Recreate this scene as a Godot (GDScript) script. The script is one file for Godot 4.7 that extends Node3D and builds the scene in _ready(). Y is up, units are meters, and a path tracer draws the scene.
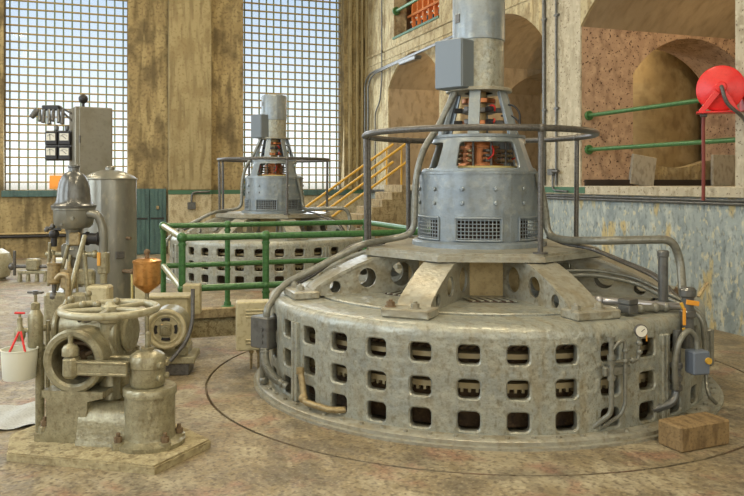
extends Node3D
# Powerhouse hall with two vertical hydro generators. Metres, y up.
# The hall: arcade wall along x = 7.95, window wall along z = -22.2, camera at x = 0, z = 0.

const UPV := Vector3.UP
const WALL_X := 7.95
const WIN_Z := -22.2
const CEIL := 10.0

var used := {}
var M := {}
var group_id := 0


# ------------------------------------------------------------------ nodes
func numbered(called: String) -> String:
	if not used.has(called):
		used[called] = 0
		return called
	used[called] += 1
	return "%s_%03d" % [called, used[called]]

func thing(called: String, label: String, category: String, at := Vector3.ZERO, turn := 0.0, group := "") -> Node3D:
	var o := Node3D.new()
	o.name = numbered(called)
	add_child(o)
	o.position = at
	o.rotation_degrees.y = turn
	o.set_meta("label", label)
	o.set_meta("category", category)
	if group:
		o.set_meta("group", group)
	return o

func struct(called: String, label := "") -> Node3D:
	var o := Node3D.new()
	o.name = numbered(called)
	add_child(o)
	o.set_meta("kind", "structure")
	if label:
		o.set_meta("label", label)
	return o

func put(st: SurfaceTool, called: String, mat: Material, parent: Node3D, label := "") -> MeshInstance3D:
	st.generate_normals()
	return put_mesh(st.commit(), called, mat, parent, label)

func put_mesh(me: Mesh, called: String, mat: Material, parent: Node3D, label := "") -> MeshInstance3D:
	var o := MeshInstance3D.new()
	o.name = called
	o.mesh = me
	o.material_override = mat
	o.cast_shadow = GeometryInstance3D.SHADOW_CASTING_SETTING_ON
	parent.add_child(o, true)
	if label:
		o.set_meta("label", label)
	return o

func whole(st: SurfaceTool) -> Mesh:
	st.generate_normals()
	return st.commit()


# ------------------------------------------------------------------ shapes
func mb() -> SurfaceTool:
	var st := SurfaceTool.new()
	st.begin(Mesh.PRIMITIVE_TRIANGLES)
	return st

func smooth(st: SurfaceTool) -> void:
	group_id += 1
	st.set_smooth_group(group_id)

func flat(st: SurfaceTool) -> void:
	st.set_smooth_group(0xFFFFFFFF)

func tri(st: SurfaceTool, a: Vector3, b: Vector3, c: Vector3) -> void:
	# counter-clockwise seen from outside; Godot's front faces run clockwise
	if (b - a).cross(c - a).length_squared() < 1e-16:
		return
	st.add_vertex(a)
	st.add_vertex(c)
	st.add_vertex(b)

func quad(st: SurfaceTool, a: Vector3, b: Vector3, c: Vector3, d: Vector3) -> void:
	tri(st, a, b, c)
	tri(st, a, c, d)

func box(st: SurfaceTool, center: Vector3, size: Vector3, bevel := 0.0, basis := Basis.IDENTITY) -> void:
	flat(st)
	var h := size / 2.0
	var e := minf(bevel, minf(h.x, minf(h.y, h.z)) * 0.6)
	var ax := [Vector3.RIGHT, Vector3.UP, Vector3.BACK]
	# corner points: for corner sign s and axis k, the point pushed fully out along k
	var corner := func(s: Vector3, k: int) -> Vector3:
		var p := Vector3(s.x * (h.x - e), s.y * (h.y - e), s.z * (h.z - e))
		p[k] += s[k] * e
		return center + basis * p
	for k in 3:
		var i := (k + 1) % 3
		var j := (k + 2) % 3
		for sg in [-1.0, 1.0]:
			var q: Array[Vector3] = []
			for ij in [[-1, -1], [1, -1], [1, 1], [-1, 1]]:
				var s := Vector3.ZERO
				s[k] = sg
				s[i] = ij[0]
				s[j] = ij[1]
				q.append(corner.call(s, k))
			if sg > 0:
				quad(st, q[0], q[1], q[2], q[3])
			else:
				quad(st, q[3], q[2], q[1], q[0])
	if e <= 0.0:
		return
	for k in 3:
		var i := (k + 1) % 3
		var j := (k + 2) % 3
		for si in [-1.0, 1.0]:
			for sj in [-1.0, 1.0]:
				var s0 := Vector3.ZERO
				s0[i] = si
				s0[j] = sj
				s0[k] = -1.0
				var s1 := s0
				s1[k] = 1.0
				var a: Vector3 = corner.call(s0, i)
				var b: Vector3 = corner.call(s1, i)
				var c: Vector3 = corner.call(s1, j)
				var d: Vector3 = corner.call(s0, j)
				if si * sj > 0:
					quad(st, a, d, c, b)
				else:
					quad(st, a, b, c, d)
	for sx in [-1.0, 1.0]:
		for sy in [-1.0, 1.0]:
			for sz in [-1.0, 1.0]:
				var s := Vector3(sx, sy, sz)
				var a: Vector3 = corner.call(s, 0)
				var b: Vector3 = corner.call(s, 1)
				var c: Vector3 = corner.call(s, 2)
				if sx * sy * sz > 0:
					tri(st, a, b, c)
				else:
					tri(st, a, c, b)

func lathe(st: SurfaceTool, profile: Array, n := 32, xf := Transform3D.IDENTITY, crease := 35.0) -> void:
	# profile: Vector2(radius, height) listed upward along the outside; smooth where it bends little
	smooth(st)
	for i in profile.size() - 1:
		var p: Vector2 = profile[i]
		var q: Vector2 = profile[i + 1]
		if i > 0:
			var o: Vector2 = profile[i - 1]
			if absf(rad_to_deg((p - o).angle_to(q - p))) > crease:
				smooth(st)
		for k in n:
			var a := TAU * k / n
			var b := TAU * (k + 1) / n
			var u := Vector3(sin(a), 0, cos(a))
			var v := Vector3(sin(b), 0, cos(b))
			quad(st, xf * (u * p.x + UPV * p.y), xf * (v * p.x + UPV * p.y), xf * (v * q.x + UPV * q.y), xf * (u * q.x + UPV * q.y))

func frame_to(p0: Vector3, p1: Vector3) -> Transform3D:
	var y := (p1 - p0).normalized()
	var x := y.cross(Vector3(0.31, 0.1, 0.94)).normalized() if absf(y.dot(Vector3(0.31, 0.1, 0.94))) < 0.95 else y.cross(Vector3.RIGHT).normalized()
	return Transform3D(Basis(x, y, x.cross(y)), p0)

func cyl(st: SurfaceTool, p0: Vector3, p1: Vector3, r: float, n := 14, r1 := -1.0, bevel := 0.0) -> void:
	var l := p0.distance_to(p1)
	var re := r if r1 < 0 else r1
	var e := minf(bevel, minf(l * 0.4, minf(r, re) * 0.6)) if bevel > 0 else 0.0
	var pr := [Vector2(0, 0), Vector2(r - e, 0), Vector2(r, e), Vector2(re, l - e), Vector2(re - e, l), Vector2(0, l)] if e > 0 else [Vector2(0, 0), Vector2(r, 0), Vector2(re, l), Vector2(0, l)]
	lathe(st, pr, n, frame_to(p0, p1))

func ball(st: SurfaceTool, c: Vector3, r: float, n := 14, squash := 1.0) -> void:
	var pr := []
	for i in n / 2 + 1:
		var a := -PI / 2 + PI * i / (n / 2)
		pr.append(Vector2(maxf(0.0, cos(a) * r), sin(a) * r * squash))
	lathe(st, pr, n, Transform3D(Basis.IDENTITY, c), 80.0)

func bent(pts: Array, radius: float, steps := 6) -> Array:
	# rounds the corners of a polyline
	var out := [pts[0]]
	for i in range(1, pts.size() - 1):
		var p: Vector3 = pts[i]
		var a: Vector3 = pts[i - 1]
		var b: Vector3 = pts[i + 1]
		var da := (a - p).normalized()
		var db := (b - p).normalized()
		var cut := minf(radius, minf(p.distance_to(a), p.distance_to(b)) * 0.48)
		var pa := p + da * cut
		var pb := p + db * cut
		for k in steps + 1:
			var t := float(k) / steps
			out.append(pa.lerp(p, t).lerp(p.lerp(pb, t), t))
	out.append(pts[pts.size() - 1])
	return out

func tube(st: SurfaceTool, pts: Array, r: float, n := 10, closed := false) -> void:
	smooth(st)
	var m := pts.size()
	var rings := []
	var t0: Vector3 = (pts[1] - pts[0]).normalized()
	var x := frame_to(Vector3.ZERO, t0).basis.x
	for i in m:
		var t: Vector3
		if closed:
			t = (pts[(i + 1) % m] - pts[(i + m - 1) % m]).normalized()
		elif i == 0:
			t = t0
		elif i == m - 1:
			t = (pts[i] - pts[i - 1]).normalized()
		else:
			t = (pts[i + 1] - pts[i - 1]).normalized()
		x = (x - t * x.dot(t)).normalized()
		var y := t.cross(x)
		var ring := []
		for k in n:
			var a := TAU * k / n
			ring.append(pts[i] + (x * cos(a) + y * sin(a)) * r)
		rings.append(ring)
	for i in (m if closed else m - 1):
		var p: Array = rings[i]
		var q: Array = rings[(i + 1) % m]
		for k in n:
			var l := (k + 1) % n
			quad(st, p[k], p[l], q[l], q[k])
	if not closed:
		flat(st)
		for k in range(1, n - 1):
			tri(st, rings[0][0], rings[0][k + 1], rings[0][k])
			tri(st, rings[m - 1][0], rings[m - 1][k], rings[m - 1][k + 1])

func circle(c: Vector3, r: float, n := 48, ax := Vector3.RIGHT, ay := Vector3.BACK) -> Array:
	var out := []
	for k in n:
		var a := TAU * k / n
		out.append(c + ax * cos(a) * r + ay * sin(a) * r)
	return out

func ring(st: SurfaceTool, c: Vector3, r: float, tube_r: float, n := 48, m := 10, ax := Vector3.RIGHT, ay := Vector3.BACK) -> void:
	tube(st, circle(c, r, n, ax, ay), tube_r, m, true)

func prism(st: SurfaceTool, poly: PackedVector2Array, lo: float, hi: float, xf := Transform3D.IDENTITY, round_sides := false) -> void:
	# polygon in x,y pulled along z from lo to hi
	var p := poly
	if Geometry2D.is_polygon_clockwise(p):
		p = p.duplicate()
		p.reverse()
	var idx := Geometry2D.triangulate_polygon(p)
	flat(st)
	for i in range(0, idx.size(), 3):
		var a := p[idx[i]]
		var b := p[idx[i + 1]]
		var c := p[idx[i + 2]]
		if (b - a).cross(c - a) < 0:
			var t := b
			b = c
			c = t
		tri(st, xf * Vector3(a.x, a.y, hi), xf * Vector3(b.x, b.y, hi), xf * Vector3(c.x, c.y, hi))
		tri(st, xf * Vector3(a.x, a.y, lo), xf * Vector3(c.x, c.y, lo), xf * Vector3(b.x, b.y, lo))
	if round_sides:
		smooth(st)
	for i in p.size():
		var a := p[i]
		var b := p[(i + 1) % p.size()]
		if round_sides:
			var c := p[(i + 2) % p.size()]
			quad(st, xf * Vector3(a.x, a.y, lo), xf * Vector3(b.x, b.y, lo), xf * Vector3(b.x, b.y, hi), xf * Vector3(a.x, a.y, hi))
			if absf(rad_to_deg((b - a).angle_to(c - b))) > 30:
				smooth(st)
		else:
			quad(st, xf * Vector3(a.x, a.y, lo), xf * Vector3(b.x, b.y, lo), xf * Vector3(b.x, b.y, hi), xf * Vector3(a.x, a.y, hi))

func top_at(top: Array, u: float) -> float:
	for i in top.size() - 1:
		var a: Vector2 = top[i]
		var b: Vector2 = top[i + 1]
		if u >= a.x - 1e-6 and u <= b.x + 1e-6:
			return lerpf(a.y, b.y, (u - a.x) / maxf(b.x - a.x, 1e-6))
	return top[top.size() - 1].y

func holed_plate(st: SurfaceTool, top: Array, base: float, holes: Array, lo: float, hi: float, xf: Transform3D) -> void:
	# a web plate under the polyline top (x rising), with round holes [x, y, r], pulled along z
	var us := [top[0].x]
	for h in holes:
		us.append(h[0])
	us.append(top[top.size() - 1].x)
	for k in us.size() - 1:
		var ua: float = us[k]
		var ub: float = us[k + 1]
		var p := PackedVector2Array()
		p.append(Vector2(ua, base))
		p.append(Vector2(ub, base))
		if k < holes.size():
			var h: Array = holes[k]
			for i in 9:
				var a := -PI / 2 - PI * i / 8
				p.append(Vector2(h[0] + cos(a) * h[2], h[1] + sin(a) * h[2]))
		p.append(Vector2(ub, top_at(top, ub)))
		for i in range(top.size() - 1, -1, -1):
			if top[i].x > ua + 1e-4 and top[i].x < ub - 1e-4:
				p.append(top[i])
		p.append(Vector2(ua, top_at(top, ua)))
		if k > 0:
			var h: Array = holes[k - 1]
			for i in 9:
				var a := PI / 2 - PI * i / 8
				p.append(Vector2(h[0] + cos(a) * h[2], h[1] + sin(a) * h[2]))
		var idx := Geometry2D.triangulate_polygon(p)
		flat(st)
		for i in range(0, idx.size(), 3):
			var a := p[idx[i]]
			var b := p[idx[i + 1]]
			var c := p[idx[i + 2]]
			if (b - a).cross(c - a) < 0:
				var t := b
				b = c
				c = t
			tri(st, xf * Vector3(a.x, a.y, hi), xf * Vector3(b.x, b.y, hi), xf * Vector3(c.x, c.y, hi))
			tri(st, xf * Vector3(a.x, a.y, lo), xf * Vector3(c.x, c.y, lo), xf * Vector3(b.x, b.y, lo))
	for h in holes:
		smooth(st)
		for i in 16:
			var a := TAU * i / 16
			var b := TAU * (i + 1) / 16
			var p := Vector2(h[0] + cos(a) * h[2], h[1] + sin(a) * h[2])
			var q := Vector2(h[0] + cos(b) * h[2], h[1] + sin(b) * h[2])
			quad(st, xf * Vector3(q.x, q.y, lo), xf * Vector3(p.x, p.y, lo), xf * Vector3(p.x, p.y, hi), xf * Vector3(q.x, q.y, hi))
	flat(st)
	for i in top.size() - 1:
		var a: Vector2 = top[i]
		var b: Vector2 = top[i + 1]
		quad(st, xf * Vector3(b.x, b.y, lo), xf * Vector3(a.x, a.y, lo), xf * Vector3(a.x, a.y, hi), xf * Vector3(b.x, b.y, hi))

func rounded_loop(w: float, h: float, r: float, m: int, k: int) -> PackedVector2Array:
	# w, h half sizes; the loop runs counter-clockwise; same count whatever r
	var out := PackedVector2Array()
	var cs := [Vector2(w - r, -h + r), Vector2(w - r, h - r), Vector2(-w + r, h - r), Vector2(-w + r, -h + r)]
	for i in 4:
		var c: Vector2 = cs[i]
		for j in k + 1:
			var a := -PI / 2 + PI / 2 * i + PI / 2 * j / k
			out.append(c + Vector2(cos(a), sin(a)) * r)
		var c2: Vector2 = cs[(i + 1) % 4]
		var a2 := PI / 2 * i
		for j in range(1, m):
			out.append((c + Vector2(cos(a2), sin(a2)) * r).lerp(c2 + Vector2(cos(a2), sin(a2)) * r, float(j) / m))
	return out

func shell(st: SurfaceTool, rad0: float, rad1: float, y0: float, y1: float, thick: float, cols: int, offset_deg: float, rows: Array, hole_w: float, corner: float, edge: float, m := 3) -> void:
	# a round casing pierced by rounded openings: rows = [[cell bottom, cell top, hole centre, hole half height]]
	var rad := func(y: float) -> float:
		return lerpf(rad0, rad1, (y - y0) / (y1 - y0))
	var pos := func(c: float, p: Vector2, y: float, depth: float) -> Vector3:
		var r: float = rad.call(y + p.y)
		var a: float = c + p.x / rad0
		return Vector3(sin(a) * (r - depth), y + p.y, cos(a) * (r - depth))
	smooth(st)
	var g_out := group_id
	smooth(st)
	var g_in := group_id
	smooth(st)
	var g_lip := group_id
	for row in rows:
		var yc: float = row[2]
		var inner := rounded_loop(hole_w, row[3], corner, m, 4)
		var lip := rounded_loop(hole_w + edge, row[3] + edge, corner + edge, m, 4)
		var cell_w := PI * rad0 / cols
		var outer := rounded_loop(cell_w, 1.0, 0.0, m, 4)
		for i in outer.size():
			outer[i].y = (row[1] - yc) * outer[i].y if outer[i].y > 0 else (yc - row[0]) * outer[i].y
		var n := inner.size()
		for c in cols:
			var ca := deg_to_rad(offset_deg) + TAU * c / cols
			for i in n:
				var j := (i + 1) % n
				st.set_smooth_group(g_out)
				var a: Vector3 = pos.call(ca, outer[i], yc, 0.0)
				var b: Vector3 = pos.call(ca, outer[j], yc, 0.0)
				var d: Vector3 = pos.call(ca, lip[i], yc, 0.0)
				var e: Vector3 = pos.call(ca, lip[j], yc, 0.0)
				var f: Vector3 = pos.call(ca, inner[i], yc, edge)
				var g: Vector3 = pos.call(ca, inner[j], yc, edge)
				var f2: Vector3 = pos.call(ca, inner[i], yc, thick)
				var g2: Vector3 = pos.call(ca, inner[j], yc, thick)
				quad(st, a, b, e, d)
				st.set_smooth_group(g_lip)
				quad(st, d, e, g, f)
				st.set_smooth_group(g_in)
				quad(st, f, g, g2, f2)
				var a2: Vector3 = pos.call(ca, outer[i], yc, thick)
				var b2: Vector3 = pos.call(ca, outer[j], yc, thick)
				quad(st, b2, a2, f2, g2)

func hex_bolt(st: SurfaceTool, p: Vector3, r: float, h: float, dir := Vector3.UP) -> void:
	flat(st)
	var xf := frame_to(p, p + dir)
	var pts := PackedVector2Array()
	for i in 6:
		pts.append(Vector2(cos(TAU * i / 6), sin(TAU * i / 6)) * r)
	prism(st, pts, 0, h, xf * Transform3D(Basis(Vector3.RIGHT, Vector3.FORWARD, Vector3.UP), Vector3.ZERO))

func around(az_deg: float, r: float, y: float) -> Vector3:
	var a := deg_to_rad(az_deg)
	return Vector3(sin(a) * r, y, cos(a) * r)


# ------------------------------------------------------------------ materials
var noises := {}

func noise_bytes(freq: float, octaves: int, seed_: int, kind: int, size: int, stretch: int) -> PackedByteArray:
	var key := "%s %d %d %d %d %d" % [freq, octaves, seed_, kind, size, stretch]
	if noises.has(key):
		return noises[key]
	var n := FastNoiseLite.new()
	n.seed = seed_
	n.frequency = freq
	n.noise_type = FastNoiseLite.TYPE_CELLULAR if kind == 1 else FastNoiseLite.TYPE_SIMPLEX_SMOOTH
	if kind == 1:
		n.cellular_return_type = FastNoiseLite.RETURN_DISTANCE
	n.fractal_type = FastNoiseLite.FRACTAL_FBM if octaves > 1 else FastNoiseLite.FRACTAL_NONE
	n.fractal_octaves = octaves
	var im := n.get_seamless_image(size, size / stretch, false, false, 0.12, true)
	if stretch > 1:
		im.resize(size, size, Image.INTERPOLATE_CUBIC)
	im.convert(Image.FORMAT_L8)
	noises[key] = im.get_data()
	return noises[key]

func mottled(base: Color, layers: Array, size := 512) -> ImageTexture:
	# layers: [frequency, octaves, seed, kind, stretch, low, high, colour, amount]
	var n := size * size
	var rr := PackedFloat32Array()
	var gg := PackedFloat32Array()
	var bb := PackedFloat32Array()
	rr.resize(n)
	gg.resize(n)
	bb.resize(n)
	rr.fill(base.r)
	gg.fill(base.g)
	bb.fill(base.b)
	for l in layers:
		var d := noise_bytes(l[0], l[1], l[2], l[3], size, l[4])
		var lut := PackedFloat32Array()
		for i in 256:
			lut.append(smoothstep(l[5], l[6], i / 255.0) * float(l[8]))
		var c: Color = l[7]
		var cr := c.r
		var cg := c.g
		var cb := c.b
		for i in n:
			var t := lut[d[i]]
			if t > 0.003:
				rr[i] += (cr - rr[i]) * t
				gg[i] += (cg - gg[i]) * t
				bb[i] += (cb - bb[i]) * t
	var by := PackedByteArray()
	by.resize(n * 3)
	for i in n:
		by[i * 3] = int(clampf(rr[i], 0, 1) * 255)
		by[i * 3 + 1] = int(clampf(gg[i], 0, 1) * 255)
		by[i * 3 + 2] = int(clampf(bb[i], 0, 1) * 255)
	return ImageTexture.create_from_image(Image.create_from_data(size, size, false, Image.FORMAT_RGB8, by))

var bumps := {}
func bump(freq: float, seed_: int, strength := 4.0) -> ImageTexture:
	var key := "%s %d %s" % [freq, seed_, strength]
	if not bumps.has(key):
		var im := Image.create_from_data(512, 512, false, Image.FORMAT_L8, noise_bytes(freq, 4, seed_, 0, 512, 1))
		im.convert(Image.FORMAT_RGBA8)
		im.bump_map_to_normal_map(strength)
		bumps[key] = ImageTexture.create_from_image(im)
	return bumps[key]

func mat(called: String, color: Color, rough: float, metal := 0.0, tex: Texture2D = null, scale := Vector3.ONE, normal: Texture2D = null, normal_scale := 0.5, in_world := true) -> StandardMaterial3D:
	var m := StandardMaterial3D.new()
	m.resource_name = called
	m.albedo_color = color
	m.roughness = rough
	m.metallic = metal
	if tex:
		m.albedo_texture = tex
	if normal:
		m.normal_enabled = true
		m.normal_texture = normal
		m.normal_scale = normal_scale
	if tex or normal:
		m.uv1_triplanar = true
		m.uv1_world_triplanar = in_world
		m.uv1_scale = scale
	m.texture_filter = BaseMaterial3D.TEXTURE_FILTER_LINEAR_WITH_MIPMAPS_ANISOTROPIC
	M[called] = m
	return m

func rgb(r: int, g: int, b: int) -> Color:
	return Color(r / 255.0, g / 255.0, b / 255.0)

func make_materials() -> void:
	var W := Color.WHITE
	var one := Vector3.ONE
	# concrete floor: tan, worn, with grey, dark, pale and faint red patches
	mat("floor", W, 0.55, 0.0, mottled(rgb(136, 122, 94), [
		[0.005, 5, 11, 0, 1, 0.40, 0.80, rgb(164, 154, 128), 0.9],
		[0.006, 5, 12, 0, 1, 0.50, 0.85, rgb(98, 90, 74), 0.7],
		[0.007, 5, 13, 0, 1, 0.58, 0.82, rgb(142, 100, 82), 0.55],
		[0.02, 5, 14, 0, 2, 0.48, 0.85, rgb(104, 94, 76), 0.5],
		[0.03, 5, 15, 0, 2, 0.52, 0.90, rgb(184, 174, 146), 0.45],
		[0.09, 4, 16, 0, 1, 0.50, 0.90, rgb(78, 66, 52), 0.7],
		[0.15, 3, 17, 0, 1, 0.55, 0.95, rgb(206, 194, 160), 0.5]], 1024), one * 0.2, bump(0.05, 3), 0.5)
	# window wall: yellow-brown board-marked concrete with dark vertical streaks
	mat("back_wall", W, 0.9, 0.0, mottled(rgb(152, 134, 94), [
		[0.03, 4, 21, 0, 8, 0.40, 0.85, rgb(106, 92, 62), 0.8],
		[0.010, 5, 22, 0, 1, 0.45, 0.85, rgb(92, 80, 56), 0.65],
		[0.02, 4, 23, 0, 4, 0.50, 0.85, rgb(182, 164, 118), 0.7],
		[0.08, 4, 24, 0, 1, 0.50, 0.90, rgb(84, 70, 46), 0.5]]), one * 0.22, bump(0.04, 4), 0.4)
	mat("pilaster", W, 0.9, 0.0, mottled(rgb(160, 146, 108), [
		[0.04, 4, 25, 0, 8, 0.42, 0.85, rgb(122, 108, 76), 0.75],
		[0.010, 5, 26, 0, 1, 0.45, 0.85, rgb(136, 120, 84), 0.7],
		[0.08, 4, 27, 0, 1, 0.55, 0.90, rgb(112, 92, 58), 0.4]]), one * 0.22, bump(0.04, 4), 0.35)
	mat("white_dado", W, 0.8, 0.0, mottled(rgb(186, 174, 142), [
		[0.02, 4, 28, 0, 2, 0.42, 0.85, rgb(142, 128, 96), 0.75],
		[0.08, 4, 29, 0, 1, 0.52, 0.90, rgb(112, 100, 74), 0.5]]), one * 0.4, bump(0.04, 4), 0.3)
	mat("arcade", W, 0.9, 0.0, mottled(rgb(178, 166, 132), [
		[0.035, 4, 31, 0, 8, 0.42, 0.85, rgb(134, 116, 80), 0.75],
		[0.012, 5, 32, 0, 1, 0.48, 0.85, rgb(128, 110, 78), 0.7],
		[0.03, 4, 33, 0, 4, 0.52, 0.85, rgb(208, 192, 148), 0.7],
		[0.08, 4, 34, 0, 1, 0.52, 0.90, rgb(104, 88, 62), 0.5]]), one * 0.25, bump(0.04, 4), 0.4)
	mat("pier_face", W, 0.9, 0.0, mottled(rgb(180, 172, 150), [
		[0.02, 4, 35, 0, 4, 0.42, 0.85, rgb(146, 136, 114), 0.75],
		[0.03, 4, 36, 0, 1, 0.50, 0.85, rgb(204, 196, 172), 0.6],
		[0.07, 2, 37, 0, 1, 0.76, 0.84, rgb(96, 82, 66), 0.75]]), one * 0.4, bump(0.04, 4), 0.3)
	# inside of the arches: pinkish brown with small irregular dark pits
	mat("jamb", W, 0.9, 0.0, mottled(rgb(182, 154, 128), [
		[0.02, 4, 41, 0, 2, 0.42, 0.85, rgb(146, 120, 98), 0.75],
		[0.018, 4, 42, 0, 1, 0.50, 0.85, rgb(204, 176, 146), 0.6],
		[0.055, 2, 43, 0, 1, 0.745, 0.80, rgb(78, 56, 44), 0.9],
		[0.10, 1, 46, 0, 1, 0.88, 0.94, rgb(70, 50, 40), 0.8]]), one * 0.45, bump(0.04, 4), 0.3)
	mat("vault", W, 0.9, 0.0, mottled(rgb(158, 142, 116), [
		[0.03, 4, 44, 0, 2, 0.42, 0.85, rgb(126, 110, 84), 0.6],
		[0.014, 5, 45, 0, 1, 0.48, 0.85, rgb(178, 160, 130), 0.5]]), Vector3(0.3, 0.3, 0.3), bump(0.04, 4), 0.4)
	mat("casing_concrete", W, 0.9, 0.0, mottled(rgb(172, 156, 118), [
		[0.03, 4, 47, 0, 2, 0.42, 0.85, rgb(134, 120, 90), 0.7],
		[0.012, 5, 48, 0, 1, 0.48, 0.85, rgb(196, 182, 144), 0.7]]), Vector3(0.3, 0.3, 0.3), bump(0.04, 4), 0.4)
	# parapet below the arches: pale blue-grey paint flaking to yellow plaster
	mat("blue_parapet", W, 0.75, 0.0, mottled(rgb(150, 160, 158), [
		[0.02, 4, 51, 0, 4, 0.40, 0.85, rgb(122, 134, 136), 0.8],
		[0.03, 4, 52, 0, 4, 0.50, 0.85, rgb(184, 190, 182), 0.7],
		[0.012, 5, 53, 0, 4, 0.66, 0.78, rgb(184, 164, 112), 0.85],
		[0.06, 5, 54, 0, 2, 0.66, 0.76, rgb(200, 192, 158), 0.7],
		[0.09, 4, 55, 0, 2, 0.52, 0.90, rgb(88, 96, 96), 0.6]]), one * 0.3, bump(0.05, 5), 0.3)
	mat("grey_slab", W, 0.85, 0.0, mottled(rgb(178, 174, 160), [
		[0.03, 4, 56, 0, 2, 0.45, 0.85, rgb(140, 134, 120), 0.7]]), one * 0.6)
	mat("tar", rgb(52, 44, 38), 0.8)
	mat("ceiling", rgb(190, 180, 150), 0.9)
	# castings of the generators: grey-beige enamel with a little oily brown wear
	mat("casting", W, 0.34, 0.25, mottled(rgb(160, 162, 150), [
		[0.008, 5, 61, 0, 1, 0.40, 0.85, rgb(140, 146, 142), 0.8],
		[0.014, 5, 62, 0, 4, 0.50, 0.90, rgb(142, 130, 100), 0.6],
		[0.05, 5, 63, 0, 2, 0.55, 0.92, rgb(104, 94, 70), 0.7],
		[0.02, 5, 64, 0, 1, 0.52, 0.90, rgb(192, 190, 172), 0.6],
		[0.12, 3, 65, 0, 1, 0.55, 0.95, rgb(98, 92, 76), 0.6]], 1024), one * 0.4, bump(0.06, 6), 0.35)
	mat("arm_cast", W, 0.36, 0.25, mottled(rgb(158, 156, 142), [
		[0.014, 5, 66, 0, 1, 0.42, 0.85, rgb(134, 122, 94), 0.65],
		[0.05, 5, 67, 0, 1, 0.52, 0.92, rgb(104, 92, 70), 0.5],
		[0.03, 5, 68, 0, 1, 0.52, 0.90, rgb(190, 186, 166), 0.5]]), one * 0.6, bump(0.06, 6), 0.3)
	mat("housing", W, 0.37, 0.35, mottled(rgb(138, 148, 154), [
		[0.010, 5, 71, 0, 1, 0.42, 0.88, rgb(116, 128, 138), 0.7],
		[0.03, 5, 72, 0, 2, 0.55, 0.92, rgb(118, 118, 110), 0.45],
		[0.02, 5, 73, 0, 1, 0.55, 0.90, rgb(178, 180, 170), 0.5],
		[0.12, 3, 74, 0, 1, 0.58, 0.95, rgb(104, 106, 106), 0.35]]), one * 0.6, bump(0.08, 7), 0.1)
	mat("hub", W, 0.5, 0.1, mottled(rgb(190, 168, 120), [
		[0.02, 5, 75, 0, 1, 0.45, 0.85, rgb(162, 138, 90), 0.7],
		[0.06, 4, 76, 0, 1, 0.55, 0.90, rgb(126, 106, 72), 0.45]]), one * 0.8)
	mat("dark_steel", W, 0.38, 0.4, mottled(rgb(98, 96, 92), [
		[0.04, 4, 77, 0, 1, 0.42, 0.85, rgb(66, 62, 58), 0.7],
		[0.06, 4, 78, 0, 1, 0.55, 0.88, rgb(140, 134, 120), 0.5]]), one * 1.2)
	mat("conduit", W, 0.34, 0.35, mottled(rgb(132, 132, 122), [
		[0.03, 4, 79, 0, 1, 0.45, 0.85, rgb(98, 96, 84), 0.65]]), one * 1.0)
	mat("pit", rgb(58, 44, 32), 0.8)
	mat("stator_core", W, 0.6, 0.2, mottled(rgb(96, 76, 52), [
		[0.03, 4, 81, 0, 2, 0.42, 0.82, rgb(58, 44, 32), 0.85],
		[0.05, 3, 82, 0, 1, 0.55, 0.85, rgb(150, 122, 82), 0.6]]), one * 0.8)
	mat("core_ledge", rgb(176, 160, 122), 0.5, 0.2)
	mat("copper", W, 0.3, 0.85, mottled(rgb(220, 164, 98), [
		[0.03, 4, 83, 0, 1, 0.45, 0.85, rgb(180, 120, 66), 0.6],
		[0.05, 4, 84, 0, 1, 0.55, 0.88, rgb(228, 180, 118), 0.5]]), one * 1.2)
	mat("brass", W, 0.42, 0.5, mottled(rgb(164, 146, 108), [
		[0.04, 4, 85, 0, 1, 0.42, 0.85, rgb(112, 96, 68), 0.7]]), one * 1.2)
	mat("rust", W, 0.75, 0.1, mottled(rgb(122, 102, 76), [
		[0.04, 4, 86, 0, 1, 0.42, 0.85, rgb(84, 68, 50), 0.75]]), one * 1.2)
	mat("black", rgb(34, 32, 32), 0.5)
	mat("insulator", rgb(196, 180, 118), 0.5)
	mat("red_wire", rgb(206, 44, 40), 0.5)
	# olive-beige enamel of the oil machinery in front
	mat("machine", W, 0.32, 0.3, mottled(rgb(156, 150, 122), [
		[0.012, 5, 91, 0, 1, 0.42, 0.85, rgb(122, 114, 88), 0.7],
		[0.04, 5, 92, 0, 2, 0.52, 0.90, rgb(98, 86, 60), 0.6],
		[0.03, 5, 93, 0, 1, 0.55, 0.90, rgb(192, 186, 154), 0.5],
		[0.10, 4, 94, 0, 1, 0.55, 0.92, rgb(84, 74, 54), 0.5]]), one * 0.9, bump(0.06, 6), 0.25)
	mat("wheel_paint", W, 0.36, 0.2, mottled(rgb(174, 170, 144), [
		[0.03, 4, 95, 0, 1, 0.48, 0.88, rgb(132, 122, 92), 0.65]]), one * 1.2)
	mat("iron", W, 0.3, 0.45, mottled(rgb(108, 109, 106), [
		[0.02, 4, 96, 0, 1, 0.42, 0.85, rgb(80, 80, 78), 0.7],
		[0.05, 4, 97, 0, 2, 0.55, 0.90, rgb(80, 76, 70), 0.5]]), one * 0.9)
	mat("tank_paint", W, 0.3, 0.4, mottled(rgb(132, 131, 120), [
		[0.015, 4, 98, 0, 4, 0.42, 0.85, rgb(104, 102, 94), 0.65],
		[0.03, 4, 99, 0, 2, 0.55, 0.90, rgb(172, 166, 144), 0.5]]), one * 0.6)
	mat("plinth", W, 0.85, 0.0, mottled(rgb(168, 156, 120), [
		[0.02, 5, 101, 0, 1, 0.42, 0.85, rgb(124, 110, 78), 0.8],
		[0.05, 5, 102, 0, 1, 0.52, 0.88, rgb(198, 188, 152), 0.6],
		[0.06, 4, 103, 0, 1, 0.55, 0.90, rgb(90, 76, 54), 0.6]]), one * 0.8, bump(0.05, 3), 0.5)
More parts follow.
